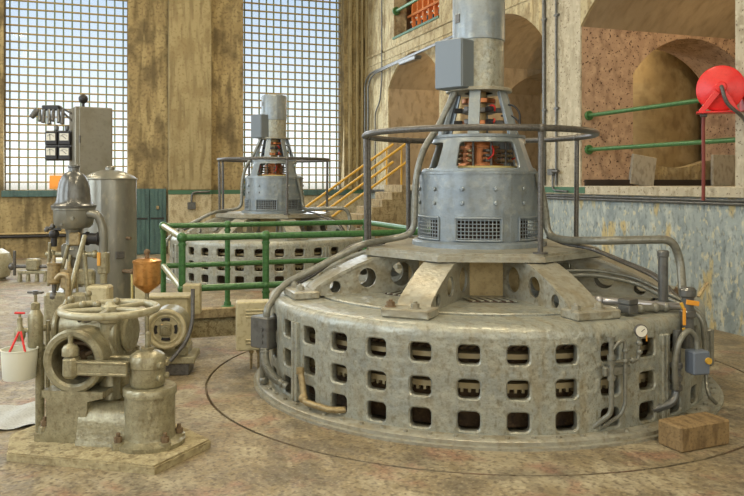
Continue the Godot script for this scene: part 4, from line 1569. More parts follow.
# ------------------------------------------------------------------ machinery in front, left
func handwheel(parent: Node3D, c: Vector3, r: float, rim: float, m: Material, spokes := 5, called := "handwheel") -> Node3D:
	var h := Node3D.new()
	h.name = called
	parent.add_child(h, true)
	h.position = c
	var st := mb()
	ring(st, Vector3.ZERO, r, rim, 56, 12)
	put(st, "rim", m, h)
	for k in spokes:
		st = mb()
		cyl(st, Vector3.ZERO, around(360.0 / spokes * k + 12.0, r, 0.0), rim * 0.72, 8)
		put(st, "spoke", m, h)
	st = mb()
	lathe(st, [Vector2(0, -rim * 2.2), Vector2(rim * 2.2, -rim * 2), Vector2(rim * 2.3, rim * 0.8), Vector2(rim * 1.4, rim * 1.2), Vector2(rim * 0.8, rim * 2.0), Vector2(0, rim * 2.0)], 20)
	put(st, "hub", m, h)
	return h

func make_servomotor() -> void:
	var pl := thing("concrete_plinth", "low worn concrete plinth under the handwheel machine", "plinth")
	var p := PackedVector2Array([Vector2(-0.60, 6.03), Vector2(0.38, 5.40), Vector2(0.82, 5.82), Vector2(0.60, 6.34), Vector2(-0.2, 6.95), Vector2(-0.62, 6.47)])
	var st := mb()
	var top := PackedVector2Array()
	for v in p:
		top.append(Vector2(0.05, 6.1) + (v - Vector2(0.05, 6.1)) * 0.985)
	var xf := Transform3D(Basis(Vector3.RIGHT, Vector3.FORWARD, Vector3.UP), Vector3.ZERO)
	prism(st, p, 0.0, 0.05, xf)
	prism(st, top, 0.05, 0.062, xf)
	put(st, "slab", M.plinth, pl)

	var t := thing("servomotor", "olive oil servomotor with flat handwheel on the worn plinth", "machine", Vector3(-0.11, 0.062, -6.19), -27.0)
	# everything below is measured from the plinth
	st = mb()
	prism(st, PackedVector2Array([Vector2(-0.30, 0), Vector2(-0.30, 0.05), Vector2(-0.22, 0.07), Vector2(-0.20, 0.12), Vector2(-0.20, 0.32), Vector2(-0.24, 0.34), Vector2(-0.24, 0.385), Vector2(0.24, 0.385), Vector2(0.24, 0.34), Vector2(0.12, 0.31), Vector2(0.10, 0.05), Vector2(0.12, 0)]), -0.22, 0.12)
	put(st, "pedestal", M.machine, t)
	st = mb()
	var hump := PackedVector2Array()
	for i in 13:
		var a := PI * i / 12
		hump.append(Vector2(-0.14 * cos(a), 0.10 + 0.19 * sin(a)))
	hump.append_array([Vector2(0.17, 0.0), Vector2(-0.17, 0.0)])
	prism(st, hump, 0.05, 0.60, Transform3D(Basis(Vector3(0, 0, -1), UPV, Vector3(1, 0, 0)), Vector3(0, 0, 0)), true)
	put(st, "bed", M.machine, t)
	st = mb()
	lathe(st, [Vector2(0.255, 0), Vector2(0.255, 0.03), Vector2(0.23, 0.04), Vector2(0.19, 0.055), Vector2(0.183, 0.08), Vector2(0.183, 0.365), Vector2(0.195, 0.37), Vector2(0.195, 0.41), Vector2(0.185, 0.425), Vector2(0, 0.425)], 40, Transform3D(Basis.IDENTITY, Vector3(0.57, 0, 0.03)))
	put(st, "pedestal_cylinder", M.machine, t)
	for b in [Vector3(0.40, 0, 0.20), Vector3(0.76, 0, -0.06), Vector3(-0.25, 0.05, 0.06), Vector3(0.74, 0, 0.16)]:
		st = mb()
		lathe(st, [Vector2(0.045, 0), Vector2(0.045, 0.05), Vector2(0.02, 0.055)], 12, Transform3D(Basis.IDENTITY, b))
		var lug := put(st, "bolt_lug", M.machine, t)
		st = mb()
		hex_bolt(st, b + UPV * 0.05, 0.03, 0.04)
		cyl(st, b + UPV * 0.09, b + UPV * 0.12, 0.015, 8)
		put(st, "nut", M.rust, lug)
	# cap over the cylinder with its lever pin
	st = mb()
	var cp := Transform3D(Basis.IDENTITY, Vector3(0.55, 0, 0.03))
	lathe(st, [Vector2(0.11, 0.425), Vector2(0.12, 0.43), Vector2(0.13, 0.45), Vector2(0.13, 0.565), Vector2(0.137, 0.57), Vector2(0.137, 0.62), Vector2(0.125, 0.655), Vector2(0.09, 0.68), Vector2(0.05, 0.69), Vector2(0, 0.69)], 32, cp)
	var cap := put(st, "cap", M.machine, t)
	for a in [62.0, 100.0]:
		for y in [0.50, 0.595]:
			st = mb()
			cyl(st, cp * around(a, 0.12, y), cp * around(a, 0.158, y), 0.024, 10, -1.0, 0.006)
			put(st, "cap_bolt", M.machine, cap)
	st = mb()
	box(st, Vector3(0.55, 0.755, 0.02), Vector3(0.035, 0.14, 0.05), 0.015)
	cyl(st, Vector3(0.55, 0.68, 0.03), Vector3(0.55, 0.71, 0.03), 0.05, 12)
	put(st, "index_lug", M.machine, t)
	# fork link from the cap to the pulley
	st = mb()
	for z in [-0.06, 0.13]:
		box(st, Vector3(0.24, 0.575, z + 0.02), Vector3(0.42, 0.10, 0.04), 0.008)
		box(st, Vector3(0.24, 0.615, z + 0.02), Vector3(0.42, 0.022, 0.06), 0.006)
	box(st, Vector3(0.01, 0.575, 0.14), Vector3(0.11, 0.165, 0.12), 0.025)
	box(st, Vector3(0.24, 0.53, 0.055), Vector3(0.42, 0.02, 0.24), 0.004)
	put(st, "fork_link", M.machine, t)
	st = mb()
	lathe(st, [Vector2(0.055, 0.655), Vector2(0.062, 0.66), Vector2(0.062, 0.71), Vector2(0.045, 0.735), Vector2(0.03, 0.74), Vector2(0.018, 0.75), Vector2(0.018, 0.80), Vector2(0.0, 0.81)], 16, Transform3D(Basis.IDENTITY, Vector3(0.0, 0.0, 0.14)))
	put(st, "oil_cup", M.machine, t)
	# ring housing standing on the pedestal
	st = mb()
	var rc := Transform3D(Basis(Vector3.RIGHT, PI / 2), Vector3(0, 0.605, 0))
	lathe(st, [Vector2(0.172, -0.12), Vector2(0.225, -0.12), Vector2(0.235, -0.11), Vector2(0.235, 0.06), Vector2(0.24, 0.075), Vector2(0.237, 0.105), Vector2(0.222, 0.12), Vector2(0.19, 0.12), Vector2(0.172, 0.105), Vector2(0.172, -0.12)], 48, rc)
	put(st, "ring_housing", M.machine, t)
	st = mb()
	cyl(st, Vector3(0, 0.605, -0.12), Vector3(0, 0.605, -0.10), 0.173, 32)
	put(st, "ring_back", M.stator_core, t)
	st = mb()
	cyl(st, Vector3(0, 0.605, -0.10), Vector3(0, 0.605, 0.06), 0.05, 16)
	ring(st, Vector3(0, 0.605, -0.02), 0.115, 0.016, 28, 8, Vector3.RIGHT, Vector3.UP)
	for k in 4:
		var a := TAU * k / 4 + 0.5
		cyl(st, Vector3(0, 0.605, -0.02), Vector3(cos(a) * 0.165, 0.605 + sin(a) * 0.165, -0.02), 0.018, 8)
	put(st, "inner_crank", M.rust, t)
	# horizontal barrel and handwheel column behind
	st = mb()
	cyl(st, Vector3(-0.27, 0.80, -0.26), Vector3(0.28, 0.80, -0.26), 0.145, 28, -1.0, 0.03)
	cyl(st, Vector3(-0.29, 0.80, -0.26), Vector3(-0.25, 0.80, -0.26), 0.175, 28, -1.0, 0.01)
	cyl(st, Vector3(0.20, 0.76, -0.26), Vector3(0.26, 0.76, -0.26), 0.22, 32, -1.0, 0.015)
	cyl(st, Vector3(0.26, 0.76, -0.26), Vector3(0.30, 0.76, -0.26), 0.15, 28, -1.0, 0.015)
	put(st, "barrel", M.machine, t)
	st = mb()
	box(st, Vector3(0.02, 0.33, -0.27), Vector3(0.50, 0.66, 0.20), 0.03)
	put(st, "barrel_stand", M.machine, t)
	for y in [0.60, 0.92]:
		for z in [-0.42, -0.10]:
			st = mb()
			hex_bolt(st, Vector3(0.26, y, z), 0.022, 0.02, Vector3.RIGHT)
			put(st, "flange_bolt", M.machine, t)
	st = mb()
	lathe(st, [Vector2(0.088, 0.28), Vector2(0.078, 0.30), Vector2(0.074, 0.86), Vector2(0.088, 0.87), Vector2(0.088, 0.905), Vector2(0.05, 0.91), Vector2(0.025, 0.92), Vector2(0.025, 0.98)], 24, Transform3D(Basis.IDENTITY, Vector3(0.185, 0, -0.11)))
	put(st, "wheel_column", M.machine, t)
	handwheel(t, Vector3(0.185, 0.965, -0.11), 0.35, 0.029, M.wheel_paint)
	# small pipe runs, cocks and cups on top
	for a in [[-0.18, -0.2, 0.08], [-0.05, -0.14, 0.05], [0.20, -0.2, 0.07], [-0.12, -0.36, 0.1], [0.06, -0.16, 0.05]]:
		st = mb()
		cyl(st, Vector3(a[0], 0.90, a[1]), Vector3(a[0], 0.93 + a[2], a[1]), 0.022, 8)
		ball(st, Vector3(a[0], 0.94 + a[2], a[1]), 0.032, 8)
		put(st, "oil_cock", M.machine, t)
	st = mb()
	tube(st, bent([Vector3(-0.26, 0.88, -0.3), Vector3(-0.26, 1.20, -0.3), Vector3(-0.33, 1.20, -0.3), Vector3(-0.36, 1.16, -0.3)], 0.05, 5), 0.023, 9)
	put(st, "swan_neck", M.brass, t)
	st = mb()
	tube(st, bent([Vector3(-0.3, 0.84, -0.2), Vector3(-0.26, 1.0, -0.3), Vector3(-0.27, 1.25, -0.45), Vector3(-0.25, 1.5, -0.55)], 0.2, 6), 0.020, 9)
	put(st, "slanting_pipe", M.machine, t)
	st = mb()
	tube(st, bent([Vector3(0.12, 0.92, -0.02), Vector3(0.05, 0.88, 0.0), Vector3(0.0, 0.90, -0.05), Vector3(-0.06, 0.87, -0.1)], 0.06, 4), 0.014, 8)
	put(st, "drip_pipe", M.dark_steel, t)
	# left-hand valve bottle and drain cock
	st = mb()
	var vb := Transform3D(Basis.IDENTITY, Vector3(-0.42, 0, -0.10))
	lathe(st, [Vector2(0.0, 0.66), Vector2(0.052, 0.66), Vector2(0.058, 0.67), Vector2(0.058, 0.89), Vector2(0.048, 0.92), Vector2(0.03, 0.95), Vector2(0.034, 0.96), Vector2(0.034, 1.0), Vector2(0.012, 1.01), Vector2(0.012, 1.08)], 20, vb)
	var bottle := put(st, "valve_bottle", M.machine, t)
	st = mb()
	box(st, Vector3(-0.42, 1.085, -0.10), Vector3(0.13, 0.018, 0.03), 0.008)
	cyl(st, Vector3(-0.42, 1.07, -0.10), Vector3(-0.42, 1.10, -0.10), 0.022, 10)
	put(st, "tee_handle", M.dark_steel, bottle)
	st = mb()
	cyl(st, Vector3(-0.39, 0.0, -0.11), Vector3(-0.39, 0.68, -0.11), 0.034, 14)
	cyl(st, Vector3(-0.34, 0.0, -0.14), Vector3(-0.34, 0.86, -0.14), 0.014, 8)
	cyl(st, Vector3(-0.42, 0.65, -0.11), Vector3(-0.24, 0.65, -0.15), 0.022, 8)
	cyl(st, Vector3(-0.46, 0.80, -0.10), Vector3(-0.25, 0.80, -0.24), 0.028, 8)
	put(st, "stand_pipe", M.machine, t)
	st = mb()
	cyl(st, Vector3(-0.42, 0.80, -0.10), Vector3(-0.52, 0.79, -0.05), 0.02, 8)
	lathe(st, [Vector2(0.0, 0.58), Vector2(0.03, 0.585), Vector2(0.042, 0.61), Vector2(0.042, 0.66), Vector2(0.02, 0.70), Vector2(0.02, 0.76), Vector2(0.01, 0.77), Vector2(0.01, 0.80)], 14, Transform3D(Basis.IDENTITY, Vector3(-0.52, 0.13, -0.05)))
	var cock := put(st, "drain_cock", M.machine, t)
	st = mb()
	box(st, Vector3(-0.52, 0.93, -0.05), Vector3(0.085, 0.016, 0.022), 0.006)
	put(st, "red_handle", M.red_wire, cock)

	var bk := thing("white_bucket", "white plastic bucket hung by red cord from the drain cock", "bucket", Vector3(-0.545, 0.51, -6.37))
	st = mb()
	lathe(st, [Vector2(0.0, 0.0), Vector2(0.112, 0.0), Vector2(0.118, 0.01), Vector2(0.13, 0.215), Vector2(0.134, 0.22), Vector2(0.134, 0.228), Vector2(0.126, 0.228), Vector2(0.113, 0.015), Vector2(0.0, 0.012)], 32)
	put(st, "body", M.white_plastic, bk)
	st = mb()
	cyl(st, Vector3(-0.06, 0.22, 0.11), Vector3(0.0, 0.36, 0.03), 0.009, 6)
	cyl(st, Vector3(0.05, 0.22, 0.12), Vector3(0.012, 0.36, 0.03), 0.009, 6)
	put(st, "cord", M.red_wire, bk)

	var pd := thing("absorbent_pad", "crumpled pale oil pad lying on the floor beside the plinth", "pad", Vector3(-0.72, 0.004, -7.10), 0.0)
	st = mb()
	smooth(st)
	var grid := []
	for i in 17:
		var line := []
		for j in 13:
			var x := -0.28 + 0.55 * i / 16.0
			var z := -0.36 + 0.70 * j / 12.0
			line.append(Vector3(x, 0.016 + 0.012 * sin(x * 21.0 + z * 9.0) + 0.008 * sin(z * 27.0 - x * 5.0), z))
		grid.append(line)
	for i in 16:
		for j in 12:
			quad(st, grid[i][j], grid[i][j + 1], grid[i + 1][j + 1], grid[i + 1][j])
	put(st, "sheet", M.pad, pd)

func make_governor() -> void:
	var t := thing("governor_head", "oil governor topped by a dark bell-shaped dome behind the handwheel", "governor", Vector3(-0.2, 0, -8.05), -20.0)
	var st := mb()
	lathe(st, [Vector2(0.206, 1.755), Vector2(0.21, 1.765), Vector2(0.21, 1.78), Vector2(0.185, 1.795), Vector2(0.165, 1.82), Vector2(0.157, 1.87), Vector2(0.15, 1.95), Vector2(0.138, 2.01), Vector2(0.115, 2.06), Vector2(0.085, 2.095), Vector2(0.055, 2.11), Vector2(0.05, 2.12), Vector2(0.05, 2.15), Vector2(0.058, 2.155), Vector2(0.058, 2.17), Vector2(0.04, 2.18), Vector2(0, 2.18)], 48, Transform3D.IDENTITY, 50.0)
	put(st, "bell", M.iron, t, "dark bell dome")
	st = mb()
	lathe(st, [Vector2(0.0, 1.55), Vector2(0.10, 1.55), Vector2(0.15, 1.56), Vector2(0.178, 1.59), Vector2(0.188, 1.63), Vector2(0.19, 1.735), Vector2(0.204, 1.74), Vector2(0.204, 1.756), Vector2(0.19, 1.757)], 48)
	cyl(st, Vector3(0.06, 1.66, 0.18), Vector3(0.06, 1.66, 0.20), 0.018, 10)
	cyl(st, Vector3(-0.05, 1.60, 0.165), Vector3(-0.05, 1.60, 0.19), 0.014, 10)
	put(st, "bowl", M.tank_paint, t)
	st = mb()
	lathe(st, [Vector2(0.095, 1.35), Vector2(0.075, 1.40), Vector2(0.07, 1.50), Vector2(0.085, 1.55)], 24)
	box(st, Vector3(-0.005, 1.33, 0), Vector3(0.19, 0.15, 0.16), 0.02)
	cyl(st, Vector3(0.0, 1.08, 0.0), Vector3(0.0, 1.30, 0.0), 0.06, 16)
	put(st, "neck", M.tank_paint, t)
	st = mb()
	box(st, Vector3(0.045, 1.455, 0.08), Vector3(0.11, 0.13, 0.06), 0.012)
	put(st, "brass_block", M.brass, t)
	st = mb()
	cyl(st, Vector3(0.1, 1.455, 0.04), Vector3(0.29, 1.455, 0.04), 0.055, 16, -1.0, 0.01)
	cyl(st, Vector3(0.14, 1.455, 0.04), Vector3(0.16, 1.455, 0.04), 0.068, 16)
	cyl(st, Vector3(0.25, 1.455, 0.04), Vector3(0.27, 1.455, 0.04), 0.068, 16)
	put(st, "dashpot", M.black, t)
	st = mb()
	tube(st, bent([Vector3(0.16, 1.70, 0.06), Vector3(0.26, 1.69, 0.06), Vector3(0.31, 1.56, 0.06), Vector3(0.315, 1.30, 0.06)], 0.14, 8), 0.043, 12)
	put(st, "overflow_elbow", M.tank_paint, t)
	st = mb()
	box(st, Vector3(0.315, 1.22, 0.06), Vector3(0.10, 0.22, 0.09), 0.015)
	cyl(st, Vector3(0.315, 1.02, 0.06), Vector3(0.315, 1.12, 0.06), 0.035, 10)
	put(st, "elbow_foot", M.machine, t)
	st = mb()
	cyl(st, Vector3(-0.26, 1.30, 0.03), Vector3(0.28, 1.30, 0.03), 0.026, 10)
	for x in [-0.2, -0.07, 0.1, 0.22]:
		ball(st, Vector3(x, 1.30, 0.03), 0.043, 10)
	put(st, "cross_shaft", M.machine, t)
	# levers, rods and cups
	for a in [[-0.13, 0.95, -0.02, 1.40, 0.018], [-0.05, 0.9, 0.0, 1.30, 0.016], [0.18, 0.85, 0.14, 1.30, 0.02], [0.07, 0.9, 0.07, 1.30, 0.014], [-0.21, 1.0, -0.20, 1.42, 0.014]]:
		st = mb()
		cyl(st, Vector3(a[0], a[1], 0.10), Vector3(a[2], a[3], 0.09), a[4], 8)
		put(st, "rod", M.machine, t)
	for a in [[-0.145, 1.02, 1.20, 0.062], [0.0, 0.97, 1.14, 0.075]]:
		st = mb()
		lathe(st, [Vector2(0, a[1]), Vector2(a[3] * 0.7, a[1]), Vector2(a[3], a[1] + 0.02), Vector2(a[3], a[2]), Vector2(a[3] * 1.12, a[2] + 0.005), Vector2(a[3] * 1.12, a[2] + 0.025), Vector2(a[3] * 0.3, a[2] + 0.03), Vector2(a[3] * 0.2, a[2] + 0.10)], 24, Transform3D(Basis.IDENTITY, Vector3(a[0], 0, 0.12)))
		put(st, "copper_cup", M.brass, t)
	st = mb()
	cyl(st, Vector3(-0.145, 0.84, 0.12), Vector3(-0.145, 1.03, 0.12), 0.02, 8)
	ball(st, Vector3(-0.145, 0.90, 0.12), 0.05, 10)
	put(st, "cup_valve", M.dark_steel, t)
	st = mb()
	box(st, Vector3(0.14, 1.08, 0.06), Vector3(0.18, 0.16, 0.08), 0.02)
	put(st, "relay_block", M.machine, t)
	st = mb()
	ball(st, Vector3(-0.17, 1.50, 0.06), 0.05, 12)
	cyl(st, Vector3(-0.17, 1.38, 0.06), Vector3(-0.17, 1.48, 0.06), 0.03, 10)
	put(st, "motor_knob", M.black, t)
	st = mb()
	cyl(st, Vector3(-0.27, 1.56, 0.02), Vector3(-0.12, 1.54, 0.02), 0.014, 8)
	ball(st, Vector3(-0.20, 1.57, 0.02), 0.03, 8)
	ball(st, Vector3(-0.26, 1.54, 0.02), 0.026, 8)
	put(st, "speed_lever", M.dark_steel, t)
	st = mb()
	box(st, Vector3(0.285, 1.26, 0.11), Vector3(0.03, 0.13, 0.02), 0.004)
	put(st, "tag", M.amber, t, "orange tag")
	st = mb()
	box(st, Vector3(0.02, 0.47, -0.05), Vector3(0.52, 0.94, 0.42), 0.03)
	put(st, "pedestal", M.machine, t)
	st = mb()
	box(st, Vector3(0.30, 0.55, 0.12), Vector3(0.22, 0.92, 0.16), 0.02)
	put(st, "side_cabinet", M.beige_box, t)

	# pressure tank behind
	var k := thing("pressure_tank", "tall grey domed pressure tank beside the bell-topped governor", "tank", Vector3(0.163, 0, -9.52), -20.0)
	st = mb()
	lathe(st, [Vector2(0.0, 0.0), Vector2(0.30, 0.0), Vector2(0.302, 0.05), Vector2(0.302, 2.04), Vector2(0.298, 2.06), Vector2(0.27, 2.085), Vector2(0.2, 2.12), Vector2(0.1, 2.15), Vector2(0.05, 2.155), Vector2(0.05, 2.185), Vector2(0.03, 2.20), Vector2(0, 2.20)], 56)
	put(st, "vessel", M.tank_paint, k)
	st = mb()
	ring(st, Vector3(0, 2.045, 0), 0.303, 0.010, 56, 8)
	put(st, "seam", M.tank_paint, k)
	st = mb()
	box(st, Vector3(0.20, 1.17, 0.24), Vector3(0.10, 0.08, 0.02), 0.004, Basis(UPV, 0.65))
	put(st, "plate", M.dark_steel, k)
	st = mb()
	cyl(st, Vector3(0.24, 1.36, 0.16), Vector3(0.31, 1.36, 0.20), 0.018, 8)
	for y in [0.98, 0.62, 0.48]:
		cyl(st, Vector3(0.22, y, 0.2), Vector3(0.36, y, 0.26), 0.022, 8)
		ball(st, Vector3(0.34, y, 0.25), 0.034, 8)
	put(st, "gauge_cock", M.rust, k)
	st = mb()
	cyl(st, Vector3(0.34, 0.48, 0.25), Vector3(0.34, 0.98, 0.25), 0.014, 8)
	put(st, "sight_glass", M.insulator, k)
	for y in [0.98, 0.50]:
		st = mb()
		ring(st, Vector3(0.43, y, 0.28), 0.03, 0.008, 14, 6, Vector3.BACK, Vector3.UP)
		cyl(st, Vector3(0.36, y, 0.26), Vector3(0.43, y, 0.28), 0.008, 6)
		put(st, "cock_wheel", M.rust, k)
	st = mb()
	box(st, Vector3(0.44, 0.74, 0.25), Vector3(0.13, 0.30, 0.04), 0.01)
	put(st, "gauge_plate", M.beige_box, k)

	# tall sheet-metal cabinet and its instruments
	var c := thing("control_cabinet", "tall plain sheet-metal cabinet standing against the left window", "cabinet", Vector3(-0.03, 0, -11.25), 12.0)
	st = mb()
	box(st, Vector3(0.0, 1.525, -0.15), Vector3(0.50, 3.05, 0.42), 0.012)
	put(st, "case", M.sheet_metal, c)
	st = mb()
	box(st, Vector3(0.02, 1.525, 0.065), Vector3(0.43, 3.02, 0.012), 0.004)
	var dr := put(st, "door", M.sheet_metal, c)
	for y in [0.6, 1.6, 2.6]:
		st = mb()
		cyl(st, Vector3(-0.19, y - 0.05, 0.075), Vector3(-0.19, y + 0.05, 0.075), 0.012, 8)
		put(st, "hinge", M.dark_steel, dr)
	st = mb()
	cyl(st, Vector3(-0.11, 3.05, -0.1), Vector3(-0.11, 3.13, -0.1), 0.02, 8)
	ball(st, Vector3(-0.11, 3.17, -0.1), 0.065, 16)
	put(st, "signal_globe", M.black, c, "small black globe on top")

	var gp := thing("gauge_panel", "black panel of four square dial meters beside the tall cabinet", "gauge panel", Vector3(-0.475, 2.52, -11.42), -20.0)
	st = mb()
	box(st, Vector3(0, 0, -0.02), Vector3(0.37, 0.42, 0.06), 0.01)
	box(st, Vector3(0.15, 0.0, -0.08), Vector3(0.22, 0.06, 0.06), 0.004)
	put(st, "back_plate", M.dark_steel, gp)
	for ix in 2:
		for iy in 2:
			var o := Vector3(-0.092 + 0.184 * ix, 0.10 - 0.205 * iy, 0.0)
			st = mb()
			box(st, o + Vector3(0, 0, 0.03), Vector3(0.172, 0.188, 0.05), 0.012)
			var me := put(st, "meter", M.black, gp)
			st = mb()
			box(st, o + Vector3(0, 0.018, 0.057), Vector3(0.125, 0.10, 0.006), 0.002)
			put(st, "dial", M.face_white, me)
			st = mb()
			box(st, o + Vector3(0.01 * (ix - 1), 0.015, 0.062), Vector3(0.006, 0.085, 0.004), 0, Basis(Vector3.BACK, 0.05 if ix == 0 else 0.9))
			for a in 7:
				var g := lerpf(-0.9, 0.9, a / 6.0)
				box(st, o + Vector3(sin(g) * 0.055, -0.005 + cos(g) * 0.055, 0.062), Vector3(0.005, 0.014, 0.003), 0, Basis(Vector3.BACK, -g))
			put(st, "scale_and_needle", M.black, me)
	for ix in 2:
		st = mb()
		cyl(st, Vector3(-0.03 + 0.14 * ix, 0.21, 0.0), Vector3(-0.03 + 0.14 * ix, 0.28, 0.0), 0.03, 10, -1.0, 0.01)
		put(st, "terminal", M.iron, gp)

	var lb := thing("spray_arm", "dark bracket with a row of slanting nozzles beside the gauge panel", "bracket", Vector3(-0.52, 2.98, -11.4), -20.0)
	st = mb()
	box(st, Vector3(-0.05, 0.06, 0), Vector3(0.24, 0.07, 0.12), 0.012)
	put(st, "head", M.black, lb)
	for k2 in 2:
		st = mb()
		cyl(st, Vector3(0.05, 0.08 - 0.03 * k2, 0.02), Vector3(0.34, -0.08 - 0.14 * k2, -0.04), 0.014, 8)
		put(st, "arm", M.dark_steel, lb)
	for k2 in 6:
		st = mb()
		var x := -0.20 + 0.065 * k2
		cyl(st, Vector3(x, 0.03, 0.05), Vector3(x + 0.03 - 0.02 * (k2 % 2), -0.13 - 0.02 * (k2 % 3), 0.10), 0.022, 8, 0.03)
		put(st, "nozzle", M.dark_steel if k2 % 2 else M.iron, lb)
	st = mb()
	cyl(st, Vector3(-0.22, 0.03, 0.05), Vector3(-0.29, -0.08, 0.1), 0.05, 10, 0.035)
	put(st, "end_nozzle", M.dark_steel, lb)

	# copper float pot
	var cp := thing("copper_pot", "polished copper pot with conical bottom on a pipe stand", "copper vessel", Vector3(0.485, 0, -7.91), -20.0)
	st = mb()
	lathe(st, [Vector2(0.0, 0.90), Vector2(0.02, 0.90), Vector2(0.128, 0.985), Vector2(0.134, 1.0), Vector2(0.134, 1.20), Vector2(0.14, 1.205), Vector2(0.14, 1.225), Vector2(0.09, 1.245), Vector2(0.03, 1.25), Vector2(0, 1.25)], 40)
	put(st, "pot", M.copper, cp)
	st = mb()
	cyl(st, Vector3(0, 1.25, 0), Vector3(0, 1.30, 0), 0.022, 10)
	ball(st, Vector3(0, 1.31, 0), 0.032, 10)
	put(st, "filler_knob", M.rust, cp)
	st = mb()
	cyl(st, Vector3(0, 0, 0), Vector3(0, 0.91, 0), 0.022, 10)
	cyl(st, Vector3(0, 0, 0), Vector3(0, 0.02, 0), 0.10, 16)
	put(st, "stand", M.machine, cp)

	# pump motor
	var mo := thing("pump_motor", "olive electric motor with round slotted end face on a low skid", "motor", Vector3(0.72, 0, -8.28), -14.0)
	st = mb()
	cyl(st, Vector3(0, 0.48, -0.26), Vector3(0, 0.48, 0.12), 0.205, 36, -1.0, 0.03)
	put(st, "body", M.machine, mo)
	st = mb()
	ring(st, Vector3(0, 0.48, 0.13), 0.185, 0.024, 40, 10, Vector3.RIGHT, Vector3.UP)
	ring(st, Vector3(0, 0.48, 0.135), 0.14, 0.010, 36, 8, Vector3.RIGHT, Vector3.UP)
	lathe(st, [Vector2(0.185, 0.11), Vector2(0.17, 0.13), Vector2(0.0, 0.135)], 36, Transform3D(Basis(Vector3.RIGHT, PI / 2), Vector3(0, 0.48, 0)))
	put(st, "end_bell", M.beige_box, mo)
	for a in 4:
		st = mb()
		var pts := []
		for i in 7:
			var g := TAU * a / 4 - 0.42 + 0.84 * i / 6
			pts.append(Vector3(sin(g) * 0.105, 0.48 + cos(g) * 0.105, 0.137))
		tube(st, pts, 0.016, 8)
		put(st, "vent_slot", M.black, mo)
	st = mb()
	box(st, Vector3(0, 0.48, 0.15), Vector3(0.12, 0.13, 0.05), 0.015)
	cyl(st, Vector3(0, 0.48, 0.17), Vector3(0, 0.48, 0.19), 0.045, 20, -1.0, 0.006)
	cyl(st, Vector3(0, 0.48, 0.19), Vector3(0, 0.48, 0.20), 0.02, 12)
	put(st, "bearing_cap", M.machine, mo)
	st = mb()
	box(st, Vector3(-0.15, 0.235, -0.08), Vector3(0.14, 0.09, 0.36), 0.01)
	box(st, Vector3(0.15, 0.235, -0.08), Vector3(0.14, 0.09, 0.36), 0.01)
	box(st, Vector3(0.02, 0.16, -0.05), Vector3(0.56, 0.07, 0.46), 0.01)
	put(st, "mounting_rails", M.machine, mo)
	st = mb()
	box(st, Vector3(0.06, 0.062, -0.05), Vector3(0.36, 0.124, 0.40), 0.008)
	put(st, "skid", M.dark_steel, mo)
	st = mb()
	tube(st, bent([Vector3(0.26, 0.88, 0.02), Vector3(0.27, 0.55, 0.1), Vector3(0.22, 0.36, 0.16), Vector3(0.06, 0.17, 0.24)], 0.2, 7), 0.021, 9)
	put(st, "supply_cable", M.dark_steel, mo)

	var sw := thing("switch_box", "beige switch box on the corner post of the green railing", "switch box", Vector3(1.10, 0.60, -9.38), -14.0)
	st = mb()
	box(st, Vector3(0, 0, 0), Vector3(0.21, 0.36, 0.14), 0.012)
	put(st, "case", M.beige_box, sw)
	st = mb()
	box(st, Vector3(0.0, 0.0, 0.074), Vector3(0.19, 0.34, 0.01), 0.003)
	put(st, "cover", M.beige_box, sw)
	st = mb()
	tube(st, bent([Vector3(-0.08, -0.02, 0.08), Vector3(-0.26, -0.12, 0.2), Vector3(-0.42, -0.24, 0.3)], 0.1, 4), 0.016, 8)
	tube(st, bent([Vector3(-0.08, 0.06, 0.08), Vector3(-0.24, -0.02, 0.2), Vector3(-0.46, -0.22, 0.3)], 0.1, 4), 0.016, 8)
	put(st, "leads", M.beige_box, sw)

	var sm := thing("sump_tank", "low beige sump tank behind the pump motor", "tank", Vector3(0.78, 0, -8.95), -14.0)
	st = mb()
	box(st, Vector3(0.02, 0.35, 0), Vector3(0.44, 0.70, 0.26), 0.01)
	put(st, "body", M.beige_box, sm)
	st = mb()
	box(st, Vector3(0.02, 0.715, 0), Vector3(0.48, 0.03, 0.30), 0.006)
	put(st, "lid", M.beige_box, sm)

	# louvred cabinet beside the near generator
	var lc := thing("louvred_cabinet", "cream louvred cabinet on pipe legs beside the near generator drum", "cabinet", Vector3(1.60, 0, -8.16), -8.0)
	st = mb()
	box(st, Vector3(0, 0.47, 0), Vector3(0.36, 0.52, 0.2), 0.012)
	put(st, "case", M.beige_box, lc)
	for y in [0.29, 0.325, 0.57, 0.605, 0.64]:
		st = mb()
		cyl(st, Vector3(-0.08, y, 0.10), Vector3(0.16, y, 0.10), 0.013, 8)
		put(st, "louvre", M.beige_box, lc)
	for x in [-0.02, 0.06]:
		st = mb()
		cyl(st, Vector3(x, 0.0, 0.02), Vector3(x, 0.22, 0.02), 0.016, 8)
		box(st, Vector3(x, 0.19, 0.02), Vector3(0.05, 0.05, 0.05), 0.008)
		put(st, "leg", M.brass, lc)

	# timber block in front of the near drum
	var tb := thing("concrete_block", "rough brown block lying on the floor against the near drum", "block", Vector3(4.31, 0, -4.63), 4.0)
	st = mb()
	box(st, Vector3(0, 0.095, 0), Vector3(0.50, 0.19, 0.24), 0.012)
	put(st, "block", M.timber, tb)

	# clutter by the far wall
	var br := thing("old_drum", "pale rounded tank lying on the floor at the left edge", "tank", Vector3(-1.95, 0, -17.4), 0)
	st = mb()
	lathe(st, [Vector2(0.0, 0.02), Vector2(0.18, 0.02), Vector2(0.28, 0.08), Vector2(0.32, 0.2), Vector2(0.33, 0.42), Vector2(0.28, 0.56), Vector2(0.15, 0.64), Vector2(0, 0.65)], 28)
	ring(st, Vector3(0, 0.012, 0), 0.2, 0.014, 24, 6)
	put(st, "body", M.wheel_paint, br)
	var vp := thing("small_pump", "small olive hand pump on feet near the left wall", "pump", Vector3(-1.18, 0, -16.9), -20.0)
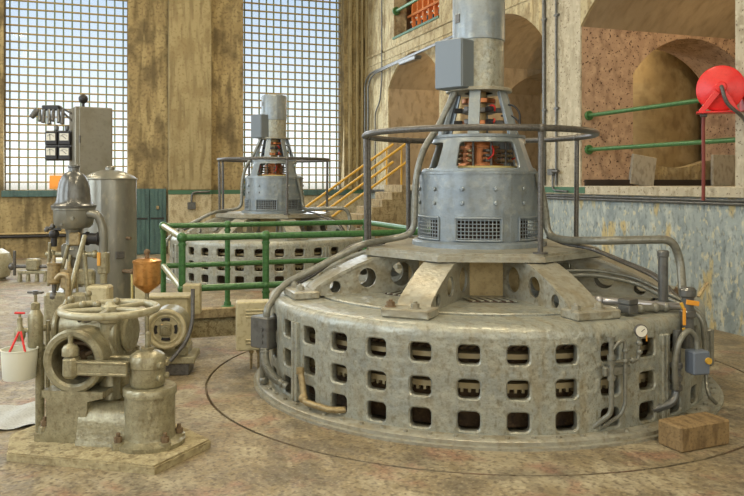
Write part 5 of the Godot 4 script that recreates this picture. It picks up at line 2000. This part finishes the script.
	st = mb()
	box(st, Vector3(0, 0.34, 0), Vector3(0.26, 0.24, 0.2), 0.03)
	box(st, Vector3(0, 0.19, 0), Vector3(0.58, 0.06, 0.22), 0.01)
	put(st, "body", M.machine, vp)
	for x in [-0.26, -0.09, 0.09, 0.26]:
		st = mb()
		cyl(st, Vector3(x, 0, 0.05), Vector3(x, 0.17, 0.05), 0.05, 8, 0.035)
		put(st, "foot", M.machine, vp)
	st = mb()
	cyl(st, Vector3(-0.42, 0.30, 0), Vector3(0.40, 0.30, 0), 0.035, 8)
	cyl(st, Vector3(-0.38, 0.12, 0.02), Vector3(-0.38, 0.62, 0.02), 0.03, 8)
	ball(st, Vector3(-0.44, 0.30, 0), 0.08, 10)
	put(st, "shaft", M.dark_steel, vp)
	var wb := thing("white_tub", "white plastic tub with red handle by the left wall", "tub", Vector3(-0.62, 0, -16.75))
	st = mb()
	box(st, Vector3(0, 0.36, 0), Vector3(0.34, 0.22, 0.26), 0.03)
	box(st, Vector3(0, 0.125, 0), Vector3(0.3, 0.25, 0.24), 0.02)
	put(st, "body", M.white_plastic, wb)
	st = mb()
	box(st, Vector3(0.09, 0.56, 0.05), Vector3(0.06, 0.22, 0.04), 0.01, Basis(Vector3.BACK, -0.2))
	put(st, "handle", M.red_wire, wb)
	var an := thing("amber_sheet", "small amber sheet taped over panes low in the left window", "sheet", Vector3(-1.0, 2.02, WIN_Z - 0.33))
	st = mb()
	box(st, Vector3(0, 0, 0), Vector3(0.36, 0.38, 0.006))
	put(st, "sheet", M.amber, an)

func _ready() -> void:
	set_view()
	make_materials()
	make_hall()
	var g := make_generator()
	var g2 := g.duplicate() as Node3D
	g2.name = numbered("hydro_generator")
	add_child(g2)
	g2.position = Vector3(3.64, 0, -16.2)
	(g2.get_node("exciter") as Node3D).position.y = -0.12
	g2.set_meta("label", "far round grey generator beyond the green railing, before the window")
	dress_near_generator(g)
	make_pit_railing()
	make_servomotor()
	make_governor()
	make_stairs()
	make_wall_fittings()
